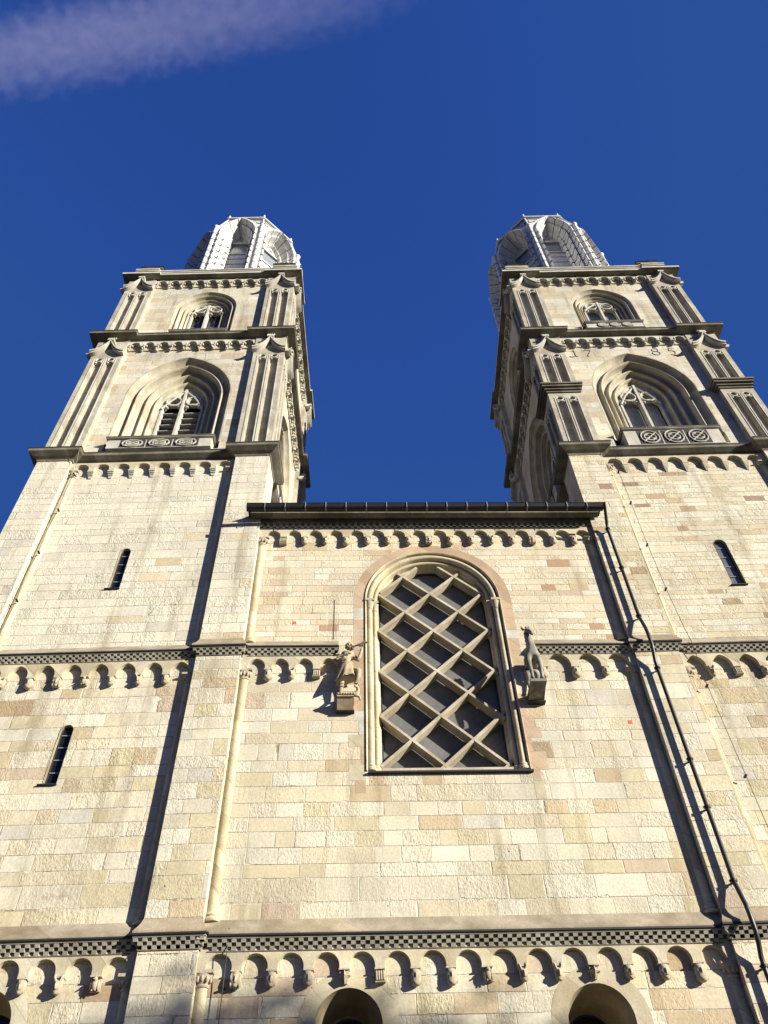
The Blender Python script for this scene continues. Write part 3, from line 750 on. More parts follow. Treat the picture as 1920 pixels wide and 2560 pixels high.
def tower(name_label, loc, right_tower):
    t = empty('church_tower', loc); tag(t, name_label, 'church tower', 'twin church towers')
    wp = 1.36
    up = 'fine' if right_tower else 'pale'
    zones = [(0., 9.2, 'lower'), (9.2, 17.7, 'lower'), (17.7, 28.0, up)]
    slits = [(-.18, 20.53, 22.78, .215)] if right_tower else [(-.06, 20.77, 22.74, .18), (-.08, 13.47, 15.33, .178)]
    lowarch = (0.04, 3.0, 7.75, .72)
    for sx in (-1, 1):
        for sy in (-1, 1):
            w_ = MB()
            x0, x1 = sorted((sx * H, sx * (H - wp))); y0, y1 = sorted((sy * H, sy * (H - wp)))
            for z0, z1, m in zones: w_.box(x0, x1, y0, y1, z0, z1 + (.1 if z1 > 27 else 0), m)
            w_.build('lower_pier', t)
    w2 = MB()
    for k in range(4):
        w2.T = faceT(k)
        for z0, z1, m in zones:
            holes = []
            if k == 0:
                for cx, a, b, hw in slits:
                    if z0 < a < z1: holes.append(arch(cx, a, b - hw, hw))
                if z0 == 0.: holes.append(arch(lowarch[0], lowarch[1], lowarch[2], lowarch[3], 0, .0, 12))
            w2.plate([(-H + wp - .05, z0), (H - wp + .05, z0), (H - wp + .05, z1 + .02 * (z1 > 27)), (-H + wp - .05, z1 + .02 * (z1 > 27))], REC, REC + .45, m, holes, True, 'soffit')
    w2.build('lower_panel', t)
    T = faceT(0)
    for cx, a, b, hw in slits: slit_window(t, T, cx, a, b, hw, REC, 'glass3' if right_tower else 'glass')
    aw = MB(T); sweep(aw, [(.34, REC - .004), (.0, REC - .004)], 'trim', *lowarch[:1], lowarch[1], lowarch[2], lowarch[3], 0., 12)
    sweep(aw, [(.0, REC - .003), (-.22, REC + .9), (-.22, REC + .92)], 'soffit', lowarch[0], lowarch[1], lowarch[2], lowarch[3], 0., 12)
    awo = aw.build('arched_window', t); g = MB(T); g.plate(arch(lowarch[0], lowarch[1], lowarch[2], lowarch[3] - .2, 0, 0, 12), REC + .91, REC + .93, 'glass'); g.build('pane', awo)
    # string courses with weathering above
    for zt in (Z_B, Z_M):
        c = MB(T)
        kk = .96 if zt < 12 else .86
        checker(c, -H + .02, -H + wp - .02, zt, 0., k=kk); checker(c, H - wp + .02, H - .02, zt, 0., k=kk)
        checker(c, -H + wp + .24, H - wp - .24, zt, .16, k=kk)
        c.box(-H + wp, H - wp, .165, REC + .02, zt - .30 * kk, zt - .002, 'cornice')
        c.build('string_course', t)
        s = MB(T)
        slope(s, -H, -H + wp, zt, zt + .38, 0., .20, e0=.15, e1=.15); slope(s, H - wp, H, zt, zt + .38, 0., .20, e0=.15, e1=.15)
        slope(s, -H + wp, H - wp, zt, zt + .44, REC, .33, 'weather', 0, 0)
        s.build('weathering', t)
        for k in (1, 3):
            c = MB(faceT(k)); checker(c, -H + .02, H - .02, zt, 0., k=kk); c.build('string_course', t)
    # blind arcades
    n = 8; pitch = .812; x_0 = -pitch * 3.5
    cs = [x_0 + pitch * i for i in range(n)]
    kinds_m = ['face', 'beast', 'beard', 'veil', 'bird', 'face', 'beast', 'face', 'face'] if not right_tower else ['reeds', 'beast', 'reeds', 'face', 'beast', 'face', 'beard', 'veil', 'face']
    kinds_b = ['beard', 'face', 'beast', 'bird', 'star', 'face', 'beast', 'bird', 'star']
    for zt, zs, hw, c, kinds, zs2 in ((9.09, 8.70, .29, 0., kinds_b, 8.62), (17.53, 17.02, .29, .10, kinds_m, 16.96), (27.72, 27.33, .30, 0., ['wedge' if right_tower else 'steps'] * 9, 27.24)):
        f = MB(T)
        frieze(f, -H + wp - .02, H - wp + .02, zt, zs, cs, hw, REC - .17, REC + .02, c, 'trim', zs2)
        fo = f.build('arch_frieze', t)
        for i in range(1, n):
            corbel(kinds[i], fo, cs[i] - pitch / 2, REC - .02 if kinds[i] not in ('wedge', 'steps') else REC, zs2 - .001, T, 1.06)
    # shafts in the panel corners
    for sg in (-1, 1):
        x = sg * (H - wp - .14)
        half_column(t, T, x, REC + .04, Z_M + .36, 27.26)
        half_column(t, T, x, REC + .04, Z_B + .36, 16.98)
        half_column(t, T, x, REC + .04, 1.0, 8.64)
    # cornices
    q = MB()
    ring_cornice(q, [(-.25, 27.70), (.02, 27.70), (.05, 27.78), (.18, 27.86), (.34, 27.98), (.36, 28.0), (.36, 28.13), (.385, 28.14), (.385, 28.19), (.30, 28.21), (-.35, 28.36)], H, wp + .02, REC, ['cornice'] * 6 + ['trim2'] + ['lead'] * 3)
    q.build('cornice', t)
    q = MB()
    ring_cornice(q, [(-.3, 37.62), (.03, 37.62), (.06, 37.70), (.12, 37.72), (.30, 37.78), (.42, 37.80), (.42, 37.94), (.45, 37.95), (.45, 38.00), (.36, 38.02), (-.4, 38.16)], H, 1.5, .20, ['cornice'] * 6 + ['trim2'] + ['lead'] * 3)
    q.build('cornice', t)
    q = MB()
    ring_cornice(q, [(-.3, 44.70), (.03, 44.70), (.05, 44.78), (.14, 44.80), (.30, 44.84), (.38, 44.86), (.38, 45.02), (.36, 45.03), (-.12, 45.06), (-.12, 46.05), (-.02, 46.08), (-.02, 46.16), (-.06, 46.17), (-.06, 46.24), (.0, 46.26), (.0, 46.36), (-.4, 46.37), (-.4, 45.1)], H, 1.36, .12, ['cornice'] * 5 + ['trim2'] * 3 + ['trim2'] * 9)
    q.build('cornice', t)
    # upper stages
    r2 = .28
    body = MB()
    for sx in (-1, 1):
        for sy in (-1, 1):
            x0, x1 = sorted((sx * (H - .21), sx * (H - 1.5))); y0, y1 = sorted((sy * (H - .21), sy * (H - 1.5)))
            cores = MB(); cores.box(x0, x1, y0, y1, 28.1, 45.3, 'belfry'); cores.build('upper_pier', t)
    for k in range(4):
        body.T = faceT(k)
        for z0, z1, hole in ((28.1, 38.0, arch(0, 28.7, 33.06, 2.4, 1.13, -.003, 14)), (38.0, 45.4, arch(0, 39.0, 41.75, 1.65, .27, -.003, 14))):
            body.plate([(-H + 1.45, z0), (H - 1.45, z0), (H - 1.45, z1), (-H + 1.45, z1)], r2, r2 + .3, 'belfry', [hole])
    body.build('belfry_wall', t)
    for k in range(4):
        T = faceT(k)
        if right_tower:
            stage_window(t, T, 29.45, 33.06, 2.4, 1.13, .95, r2, 1.0, 'shutter', 1.15, .36, 2.12)
            stage_window(t, T, 39.25, 41.75, 1.65, .27, .86, r2, .55, 'pale', .55, .30, 1.55)
        else:
            stage_window(t, T, 29.2, 33.06, 2.4, 1.13, .95, r2, 1.0, 'louvre', .72, .36, 2.25)
            stage_window(t, T, 39.0, 41.75, 1.65, .27, .86, r2, .55, 'glass', .12, .15, 1.5)
        trefoil_frieze(t, T, -H + 1.52, H - 1.52, 37.62, 36.95, r2, 9)
        trefoil_frieze(t, T, -H + 1.52, H - 1.52, 44.72, 44.12, r2, 9)
        e = 0. if k % 2 == 0 else .212
        for sg in (-1, 1):
            def P(z0, z1, gable, y0=0., th=.21):
                a, b = (-H + e, -H + 1.5) if sg < 0 else (H - 1.5, H - e)
                lo, hi = (-H, -H + 1.5) if sg < 0 else (H - 1.5, H)
                pilaster(t, T, a, b, z0, z1, lo + .05, hi - .05, y0, th, gable)
            if right_tower and k != 1:
                P(32.95, 36.35, True)
                P(28.2, 32.45, False)
            else:
                P(28.2, 36.35, True)
            P(38.1, 43.6, True)
    if right_tower:
        for sx in (-1, 1):
            cap = MB(faceT(0))
            xs = (-H, -H + 1.5) if sx < 0 else (H - 1.5, H)
            for p, za, zb in ((.30, 32.82, 32.92), (.24, 32.70, 32.819), (.14, 32.58, 32.699), (.06, 32.45, 32.579)):
                cap.box(xs[0] - p, xs[1] + p * .4, -p, 1.45 + p * .4, za, zb, 'cornice')
            cap.build('pilaster_cap', t)
    # date on the front of the right tower
    if right_tower:
        yq = H * 0 + r2 - .006; T = faceT(0)
        def strokes(x, z, lines, s=1.):
            d = MB(T)
            for ln in lines: d.tube([(x + a * s, yq, z + b * s) for a, b in ln], .020, 'ink', 6)
            d.build('date_numeral', t)
        arc = lambda cx, cz, rx, rz, a0, a1, n=12: [(cx + rx * math.cos(R(a0 + (a1 - a0) * i / n)), cz + rz * math.sin(R(a0 + (a1 - a0) * i / n))) for i in range(n + 1)]
        strokes(-2.62, 36.13, [[(.0, .62), (.06, .58), (.06, .06), (.14, 0.)], [(.06, .6), (-.04, .5)], arc(-.12, .1, .12, .1, 190, 350)])
        strokes(-1.95, 36.13, [[(-.14, .55), (-.10, .62), (.22, .60)], [(.22, .60), (.08, .32), (-.02, .1), (.0, 0.)]])
        strokes(1.42, 36.13, [arc(0, .47, .15, .15, 0, 360), arc(.0, .16, .19, .17, 0, 360)])
        strokes(2.18, 36.13, [[(.18, .62), (-.06, .60), (-.08, .36)], arc(-.02, .18, .2, .2, 110, -110)])
    # parapet corner blocks
    for sx in (-1, 1):
        for sy in (-1, 1):
            b = MB(Matrix.Translation((sx * 3.85, sy * 3.85, 0)))
            b.box(-.52, .52, -.52, .52, 45.07, 46.85, 'trim2'); b.box(-.60, .60, -.60, .60, 46.85, 46.95, 'cornice'); b.box(-.56, .56, -.56, .56, 46.951, 47.02, 'trim2')
            b.hexa([(-.66, -.66, 47.021), (.66, -.66, 47.021), (.66, .66, 47.021), (-.66, .66, 47.021)], [(-.5, -.5, 47.2), (.5, -.5, 47.2), (.5, .5, 47.2), (-.5, .5, 47.2)], 'cornice')
            bo = b.build('corner_block', t)
            for ang in range(4):
                p = MB(Matrix.Translation((sx * 3.85, sy * 3.85, 0)) @ Matrix.Rotation(ang * PI / 2, 4, 'Z'))
                for c in (-.14, .14):
                    p.plate(arch(c, 46.25, 46.6, .10, 0, 0, 6), -.535, -.52, 'black')
                    sweep(p, [(0, -.50), (.0, -.56), (.04, -.56), (.04, -.51)], 'trim2', c, 46.25, 46.6, .10)
                p.build('niche', bo)
    fl = MB(); fl.box(-H + .3, H - .3, -H + .3, H - .3, 45.05, 45.12, 'lead'); fl.build('roof_deck', t)
    crown(t, -.22 if right_tower else .20)
    return t


LT = tower('left tower, pale stone, with slatted belfry louvres and two narrow slit windows', (-8.935, H, 0), False)
RT = tower('right tower dated 1785, brown flecked stone, with capped stepped pilasters', (12.475, H + .4, 0), True)

# ------------------------------------------------------------------ church front between the towers
A_C = math.atan2(.4, 12.1); L_C = math.hypot(12.1, .4)
front = empty('church_front', (-4.28, .27, 0), A_C)
tag(front, 'sandstone church front between the two towers with a great round arched window', 'church')
I4 = Matrix.Identity(4)
WC, WZ0, WZS, WHW = 6.03, 13.62, 20.0, 1.80
wallm = MB()
big_hole = arch(WC, WZ0, WZS, WHW + .46, 0., 0., 20)
LOW = [(3.36, 3.0, 7.55, .735), (8.83, 3.0, 7.55, .735)]
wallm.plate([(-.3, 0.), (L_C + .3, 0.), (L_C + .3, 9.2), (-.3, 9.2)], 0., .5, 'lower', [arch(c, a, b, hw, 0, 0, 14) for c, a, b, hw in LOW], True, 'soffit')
# split the wall at the upper string: larger courses below, thin warm courses above
lowhole = [(WC - WHW - .46, 17.7), (WC - WHW - .46, WZ0), (WC + WHW + .46, WZ0), (WC + WHW + .46, 17.7)]
wallm.plate([(-.3, 9.2), (L_C + .3, 9.2), (L_C + .3, 17.7)] + lowhole[::-1] + [(-.3, 17.7)], 0., .5, 'lower')
up_arch = [(x, z) for x, z in arch(WC, 17.7, WZS, WHW + .46, 0., 0., 20)]
wallm.plate([(-.3, 17.7)] + up_arch + [(L_C + .3, 17.7), (L_C + .3, 23.9), (-.3, 23.9)], 0., .5, 'warm')
wallm.build('wall', front)
# pink quoins and voussoirs round the great window, set 3 mm proud
pk = MB()
rnd = random.Random(4)
pk.rings([[(x, -.004, z) for x, z in arch(WC, WZS, WZS, WHW, 0, .462, 24)[1:-1]], [(x, -.004, z) for x, z in arch(WC, WZS, WZS, WHW, 0, .82, 24)[1:-1]]], 'pink')
for sg in (-1, 1):
    z = WZS
    while z > WZ0 - .4:
        hgt = rnd.uniform(.32, .6); wd = rnd.uniform(.12, .5) if z < 18 else .36
        x0, x1 = sorted((WC + sg * (WHW + .462), WC + sg * (WHW + .462 + wd)))
        mt = rnd.choice(['pink', 'pink', 'pink', 'trim2', 'trim'])
        pk.box(x0, x1, -.004, .05, z - hgt + .004, z, mt); z -= hgt
pk.build('window_surround', front)
gw = MB()
prof = [(.46, 0.), (.455, -.03), (.44, -.05), (.41, -.03), (.40, .03), (.395, .08)]
prof += [(.30 + .085 * math.cos(a), .10 - .085 * math.sin(a)) for a in [PI * k / 8 for k in range(9)]]
prof += [(.20, .20), (.195, .22)] + [(.13 + .062 * math.cos(a), .22 - .062 * math.sin(a)) for a in [PI * k / 7 for k in range(8)]]
prof += [(.06, .32), (.05, .36), (.0, .40), (.0, .72)]
sweep(gw, prof, 'shade', WC, WZ0, WZS, WHW, 0., 24)
GW = gw.build('great_window', front, 25)
for sg in (-1, 1):
    for o, y, r in ((.30, .10, .092), (.13, .22, .066)):
        x = WC + sg * (WHW + o); cp = MB()
        cp.lathe(x, y, [(r, 19.62), (r + .02, 19.66), (r + .01, 19.70), (r + .03, 19.78), (r + .06, 19.9), (r + .07, 19.93)], 'head', 14)
        cp.box(x - r - .06, x + r + .06, y - r - .07, y + r, 19.932, 20.02, 'head'); cp.build('capital', GW)
        bs = MB(); bs.lathe(x, y, [(r + .05, WZ0 + .04), (r + .06, WZ0 + .1), (r + .03, WZ0 + .14), (r + .04, WZ0 + .2), (r, WZ0 + .25)], 'shade', 14); bs.build('base', GW)
sl = MB(); sl.hexa([(WC - 2.2, -.10, WZ0 - .10), (WC + 2.3, -.10, WZ0 - .10), (WC + 2.3, .5, WZ0 - .10), (WC - 2.2, .5, WZ0 - .10)],
                   [(WC - 2.2, -.10, WZ0 - .05), (WC + 2.3, -.10, WZ0 - .05), (WC + 2.3, .5, WZ0 + .02), (WC - 2.2, .5, WZ0 + .02)], 'lead')
sl.box(WC - 1.8, WC + 1.8, .12, .5, WZ0 + .021, WZ0 + .16, 'grille'); sl.build('sill', GW)
# stone lattice
lt = MB()
def inside(x, z): return abs(x - WC) < WHW + .03 and z > WZ0 + .15 and (z < WZS or math.hypot(x - WC, z - WZS) < WHW + .03)
for fam in (0, 1):
    y0 = .245 if fam == 0 else .249
    for k in range(-10, 24, 2):
        seg = []
        for i in range(-400, 401):
            u_ = i / 100.; w_ = (k - u_) if fam == 0 else (k + u_)
            x = WC - .05 + .885 * u_; z = 13.94 + .82 * w_
            if inside(x, z): seg.append((x, z))
        if len(seg) < 30: continue
        (xa, za), (xb, zb) = seg[0], seg[-1]; d = Vector((xb - xa, zb - za)).normalized(); nn = Vector((-d.y, d.x)) * .05
        a = Vector((xa, za)) - d * .02; b = Vector((xb, zb)) + d * .02; y1 = .60
        q = [a + nn, b + nn, b - nn, a - nn]; e = .45
        q2 = [a + nn * .75, b + nn * .75, b - nn * .75, a - nn * .75]
        lt.hexa([(p.x, y0 + .03, p.y) for p in q], [(p.x, y1 + fam * .004, p.y) for p in q], 'grille')
        lt.hexa([(p.x, y0, p.y) for p in q2], [(p.x, y0 + .0305, p.y) for p in q], 'grille')
lt.build('lattice', GW)
gl = MB(); gl.plate(arch(WC, WZ0 + .02, WZS, WHW - .01, 0, 0, 20), .66, .69, 'screen'); gl.build('wire_screen', GW)
fr_ = MB(); sweep(fr_, [(.0, .58), (-.05, .58), (-.05, .66)], 'frame', WC, WZ0 + .1, WZS, WHW, 0, 20)
# little ties that hold the screen
for k in range(-10, 24, 2):
    for i in range(-3, 4):
        pass
fr_.build('window_frame', GW)
# lower windows
for c, a, b, hw in LOW:
    m_ = MB(); sweep(m_, [(.36, -.004), (.0, -.004)], 'trim', c, a, b, hw, 0., 14)
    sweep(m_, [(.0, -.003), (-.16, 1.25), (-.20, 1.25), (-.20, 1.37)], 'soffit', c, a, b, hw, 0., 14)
    o = m_.build('arched_window', front, 25)
    p_ = MB(); p_.plate(arch(c, a, b, hw - .19, 0, 0, 14), 1.36, 1.38, 'glass'); p_.build('pane', o)
    p_ = MB(); sweep(p_, [(-.19, 1.33), (-.24, 1.33), (-.24, 1.36)], 'frame', c, a, b, hw, 0, 14); p_.build('frame', o)
# string courses, weathering
c = MB(); checker(c, .20, L_C - .20, Z_B - .02, -.14, k=.96); c.build('string_course', front)
c = MB(); checker(c, .20, 2.80, Z_M + .04, -.14, k=.86); c.build('string_course', front)
c = MB(); checker(c, 9.20, L_C - .20, Z_M + .04, -.14, k=.86); c.build('string_course', front)
c = MB(); slope(c, 0, L_C, Z_B - .02, Z_B + .42, 0., .32, 'weather', 0, 0); c.build('weathering', front)
c = MB(); slope(c, 0, 2.95, Z_M + .04, Z_M + .46, 0., .30, 'weather', 0, 0); slope(c, 9.05, L_C, Z_M + .04, Z_M + .46, 0., .30, 'weather', 0, 0); c.build('weathering', front)
# arcades
def arcade(x0, x1, zt, zs, zb, cs, hw, cc, kinds, y0=-.15, k=1.06, ends=False):
    f = MB(); frieze(f, x0, x1, zt, zs, cs, hw, y0, .02, cc, 'trim', zb); fo = f.build('arch_frieze', front)
    for i in range(1, len(cs)):
        kd = kinds[(i - 1) % len(kinds)]
        o = corbel(kd, fo, (cs[i] + cs[i - 1]) / 2, -.02, zb - .001, I4, k)
        if kd == 'letters':
            tcu = bpy.data.curves.new('letters', 'FONT'); tcu.body = 'AMC'; tcu.size = .115; tcu.extrude = .006; tcu.align_x = 'CENTER'
            to = bpy.data.objects.new('tmp', tcu); C.objects.link(to)
            dg = bpy.context.evaluated_depsgraph_get(); me = bpy.data.meshes.new_from_object(to.evaluated_get(dg))
            C.objects.unlink(to); bpy.data.objects.remove(to)
            me.materials.clear(); me.materials.append(M['ink'])
            me.transform(Matrix.Translation(((cs[i] + cs[i - 1]) / 2, -.15, zb - .155)) @ Matrix.Rotation(PI / 2, 4, 'X'))
            lo = bpy.data.objects.new('carved_letters', me); C.objects.link(lo); lo.parent = fo
    return fo
csB = [.47 + .7965 * i for i in range(15)]
arcade(0., L_C, 9.10, 8.69, 8.63, csB, .29, 0., ['veil', 'face', 'face', 'star', 'reeds', 'beard', 'beard', 'bird', 'beast', 'beast', 'star', 'face', 'face', 'beard'])
arcade(.0, 2.98, 17.58, 17.10, 17.02, [.48, 1.2, 1.93, 2.66], .265, .06, ['beard', 'beast', 'reeds'])
arcade(9.0, L_C, 17.58, 17.12, 17.04, [9.71, 10.63, 11.55], .36, .05, ['beard', 'face'])
corbel('beard', front, 9.18, -.02, 17.04, I4, 1.06)
csT = [.51 + .745 * i for i in range(16)]
arcade(0., L_C, 23.45, 23.02, 22.96, csT, .26, 0., ['letters', 'face', 'beast', 'beard', 'face', 'face', 'beard', 'veil', 'beard', 'face', 'beast', 'face', 'veil', 'face', 'beard'])
for x in (.14, L_C - .14):
    half_column(front, I4, x, .07, Z_M + .40, 23.0); half_column(front, I4, x, .07, Z_B + .38, 17.06); half_column(front, I4, x, .07, 1.0, 8.66)
# eaves: checker band, stone cornice, gutter, roof
c = MB(); n_ = 107; st = L_C / n_
for i, (p, za, zb) in enumerate(((.17, 23.66, 23.55), (.11, 23.549, 23.43))):
    c.box(.0, L_C, -p + .07, .02, zb, za - .001, 'checker')
    for q in range(n_):
        if (q + i) % 2 == 0: c.hexa([(st * q, -p + .03, zb), (st * (q + 1), -p + .03, zb), (st * (q + 1), 0, zb), (st * q, 0, zb)], [(st * q, -p, za), (st * (q + 1), -p, za), (st * (q + 1), 0, za), (st * q, 0, za)], 'checker')
c.build('checker_band', front)
E0, E1 = -.34, L_C + .26
ev = MB()
pr = [(.02, 23.661), (.16, 23.665), (.16, 23.86), (.27, 23.86), (.27, 23.75), (.30, 23.745), (.47, 23.775), (.50, 23.79), (.50, 23.85), (.53, 23.86), (.53, 23.90), (.0, 23.90)]
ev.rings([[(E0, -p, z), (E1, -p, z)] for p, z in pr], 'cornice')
for xx in (E0, E1):
    ev.add([(xx, -p, z) for p, z in pr], [tuple(range(len(pr)))], 'cornice')
ev.build('eaves_cornice', front, loc=(0, -.07, 0))
GZ = 23.90
gt = MB(); gp = [(.56, GZ - .085)] + [(.70 + .14 * math.cos(a), GZ - .085 + .11 * math.sin(a)) for a in [PI + PI * k / 8 for k in range(1, 8)]] + [(.84, GZ - .085), (.84, GZ + .02), (.86, GZ + .04), (.82, GZ + .04), (.82, GZ - .08), (.58, GZ - .08)]
gt.rings([[(E0 - .12, -p, z), (E1 + .12, -p, z)] for p, z in gp + gp[:1]], 'gutter')
for xx in (E0 - .12, E1 + .12): gt.add([(xx, -p, z) for p, z in gp], [tuple(range(len(gp)))], 'gutter')
gt.box(E0 - .10, E1 + .10, -.575, .0, 23.902, 23.94, 'gutter')
GT = gt.build('gutter', front, loc=(0, -.07, 0))
for i in range(17):
    b = MB(); x = .2 + i * .73; b.box(x - .014, x + .014, -.855, -.56, GZ - .21, GZ - .197, 'bars'); b.box(x - .014, x + .014, -.872, -.858, GZ - .205, GZ + .045, 'bars'); b.build('bracket', GT)
rf = MB(); rf.add([(E0, -.56, 23.95), (E1, -.56, 23.95), (E1, 6., 26.6), (E0, 6., 26.6)], [(0, 1, 2, 3)], 'lead')
rf.add([(E0, 6., 26.6), (E1, 6., 26.6), (E1, 9.3, 25.4), (E0, 9.3, 25.4)], [(0, 1, 2, 3)], 'lead'); rf.build('roof', front)
bd = MB(); bd.box(.0, L_C, 8.6, 9.1, 0, 25.6, 'lower'); bd.build('rear_wall', front)
# odd red repair tiles
for x, z in ((1.5, 18.99), (11.4, 15.11)):
    b = MB(); b.box(x - .06, x + .06, -.006, .01, z - .06, z + .06, 'brick'); b.build('repair_tile', front)
b = MB(); b.box(2.76, 2.79, -.008, .01, 18.28, 20.0, 'ink'); b.build('open_joint', front)

# ------------------------------------------------------------------ pipes and cables
def FP(s, y, z):                                     # point on the church front frame -> world
    return Vector((-4.28 + s * math.cos(A_C) - y * math.sin(A_C), .27 + s * math.sin(A_C) + y * math.cos(A_C), z))

dp = empty('downpipe', (8.27, .32, 0)); tag(dp, 'dark metal downpipe running down the right tower from the gutter end', 'downpipe')
p = MB(); px = 0.
path = [(-.10, -.80, 23.66), (-.08, -.68, 23.52), (0, -.16, 23.2), (0, -.08, 23.0), (0, -.08, 18.75), (.0, -.14, 18.55), (.0, -.25, 18.15), (.0, -.28, 17.95), (.0, -.28, 17.45), (.0, -.22, 17.25), (.0, -.1, 16.95), (0, -.08, 16.7), (0, -.08, 10.3), (0, -.16, 10.05), (.0, -.28, 9.65), (0, -.30, 9.45), (0, -.30, 9.05), (0, -.24, 8.85), (0, -.1, 8.6), (0, -.08, 8.4), (0, -.08, 0.2)]
p.tube(path, .056, 'pipe', 12); p.build('pipe', dp)
for z in (23.0, 21.0, 18.8, 16.7, 13.6, 12.2, 10.3, 8.4, 5.):
    b = MB(); b.lathe(0, -.08, [(.064, z - .03), (.085, z - .03), (.085, z + .03), (.064, z + .03)], 'gutter', 12); b.box(-.02, .02, -.02, .1, z - .02, z + .02, 'gutter')
    b.box(-.1, -.05, -.1, -.06, z - .015, z + .015, 'gutter'); b.build('clamp', dp)

def cable(label, pts, r=.013, clamps=()):
    m = MB(); m.tube(pts, r, 'pipe', 6); o = m.build('lightning_cable')
    tag(o, label, 'cable', 'lightning conductor cables')
    for q in clamps:
        b = MB(); b.box(q[0] - .03, q[0] + .03, q[1] - .03, q[1] + .12, q[2] - .02, q[2] + .02, 'gutter'); b.build('clip', o)
xs = -11.98
cable('thin cable sagging between clips down the left edge of the left tower', [(-11.9, -.36, 28.2), (-11.9, -.34, 27.95), (-11.95, .08, 27.1), (-11.96, .06, 25.9), (-11.93, .06, 24.75), (-12.0, .06, 23.6), (-11.96, .06, 22.44), (-12.05, .06, 21.3), (-11.98, .06, 20.13), (-12.02, .04, 18.4), (-12.02, -.06, 17.78), (-12.02, .05, 17.2), (-12.02, .05, 3.)], .010, [(-11.95, .07, 26.95), (-11.93, .06, 24.75), (-11.96, .06, 22.44), (-11.98, .06, 20.13)])
cable('thin cable down the left edge of the right tower panel beside its pilaster', [(9.62, .05, 28.2), (9.62, .05, 27.9), (9.62, .48, 26.9), (9.60, .47, 24.75), (9.58, .47, 22.4), (9.60, .46, 20.2), (9.66, .44, 18.4), (9.66, .34, 17.75), (9.68, .45, 17.0), (9.66, .47, 16.2), (9.7, .46, 13.2), (9.74, .46, 10.), (9.74, .34, 9.4), (9.74, .46, 8.9), (9.74, .46, 3.)], .009, [(9.62, .48, 26.7), (9.60, .47, 24.75), (9.58, .47, 22.4), (9.6, .46, 20.2), (9.66, .47, 16.2), (9.7, .46, 13.2)])
q0 = [FP(.62, -.23, 9.5), FP(.62, -.23, 9.25), FP(.62, -.18, 8.4), FP(.62, -.18, 3.)]
cable('thin cable hanging from the lower string course beside the left shaft of the church front', q0, .010, [FP(.62, -.10, 8.3)])


# ------------------------------------------------------------------ statues
def skin(nodes, edges, root, m, sub=2):
    """grow a body from joints: nodes = [(x, y, z, r)]"""
    me = bpy.data.meshes.new('skin'); me.from_pydata([n[:3] for n in nodes], edges, [])
    o = bpy.data.objects.new('skin', me); C.objects.link(o)
    md = o.modifiers.new('s', 'SKIN'); md.use_smooth_shade = True; md.branch_smoothing = .4
    sv = me.skin_vertices[0].data
    for i, n in enumerate(nodes):
        rr = n[3] if isinstance(n[3], tuple) else (n[3], n[3])
        sv[i].radius = rr; sv[i].use_root = (i == root)
    sb = o.modifiers.new('d', 'SUBSURF'); sb.levels = sub; sb.render_levels = sub
    dg = bpy.context.evaluated_depsgraph_get()
    out = bpy.data.meshes.new_from_object(o.evaluated_get(dg)); C.objects.unlink(o); bpy.data.objects.remove(o)
    return out


def merge(mb, me, m):
    mb.add([tuple(v.co) for v in me.vertices], [tuple(p.vertices) for p in me.polygons], m)


man = empty('stone_statue', FP(3.20, -.02, 15.86), A_C)
tag(man, 'tan stone man blowing a horn, one foot on a beast, left of the great window', 'statue')
b = MB(); b.hexa([(-.25, -.14, -.36), (.23, -.14, -.36), (.23, .04, -.36), (-.25, .04, -.36)], [(-.25, -.38, -.08), (.23, -.38, -.08), (.23, .04, -.08), (-.25, .04, -.08)], 'statue'); b.box(-.25, .24, -.42, .04, -.079, .0, 'statue')
for k in range(7): b.ball((-.22 + .075 * k, -.40, .0), (.06, .07, .045), 'statue', 8, 6)
b.box(-.28, .25, -.155, .04, -.385, -.362, 'lead'); b.build('plinth', man)
y = -.24
nodes = [(0, y, .98, (.17, .13)), (.02, y, 1.15, (.15, .115)), (.02, y - .02, 1.36, (.19, .135)), (.03, y, 1.52, (.15, .11)), (.06, y - .02, 1.64, .065), (.08, y - .03, 1.70, .06),
         (-.09, y, .90, .115), (-.13, y - .03, .54, .085), (-.15, y, .14, .055), (-.14, y - .12, .06, .05), (-.12, y - .2, .04, .035),
         (.12, y - .02, .92, .115), (.40, y - .20, .84, .10), (.34, y - .14, .55, .075), (.28, y - .10, .40, .055), (.40, y - .20, .33, .045),
         (-.22, y, 1.50, .09), (-.30, y - .05, 1.22, .072), (-.10, y - .20, 1.28, .052), (-.02, y - .24, 1.32, .045),
         (.25, y, 1.48, .085), (.36, y - .10, 1.28, .068), (.45, y - .16, 1.56, .052), (.47, y - .18, 1.70, .046)]
edges = [(0, 1), (1, 2), (2, 3), (3, 4), (4, 5), (0, 6), (6, 7), (7, 8), (8, 9), (9, 10), (0, 11), (11, 12), (12, 13), (13, 14), (14, 15),
         (3, 16), (16, 17), (17, 18), (18, 19), (3, 20), (20, 21), (21, 22), (22, 23)]
bd_ = MB(); merge(bd_, skin(nodes, edges, 0, 'statue'), 'statue')
# fingers round the horn and on the chest
for hx, hy, hz, cx_ in ((.47, y - .20, 1.74, 1), (.0, y - .26, 1.34, 0)):
    for f in range(4):
        a = [(hx - .04 + .026 * f, hy, hz), (hx - .035 + .026 * f, hy - .06, hz + .03), (hx - .03 + .026 * f, hy - .05, hz + .075), (hx - .03 + .026 * f, hy - .01, hz + .09 - .006 * f)]
        bd_.tube(a, [.015, .014, .013, .010], 'statue', 6)
    bd_.tube([(hx - .05, hy + .02, hz - .02), (hx - .075, hy - .03, hz + .02), (hx - .06, hy - .05, hz + .055)], [.017, .015, .011], 'statue', 6)
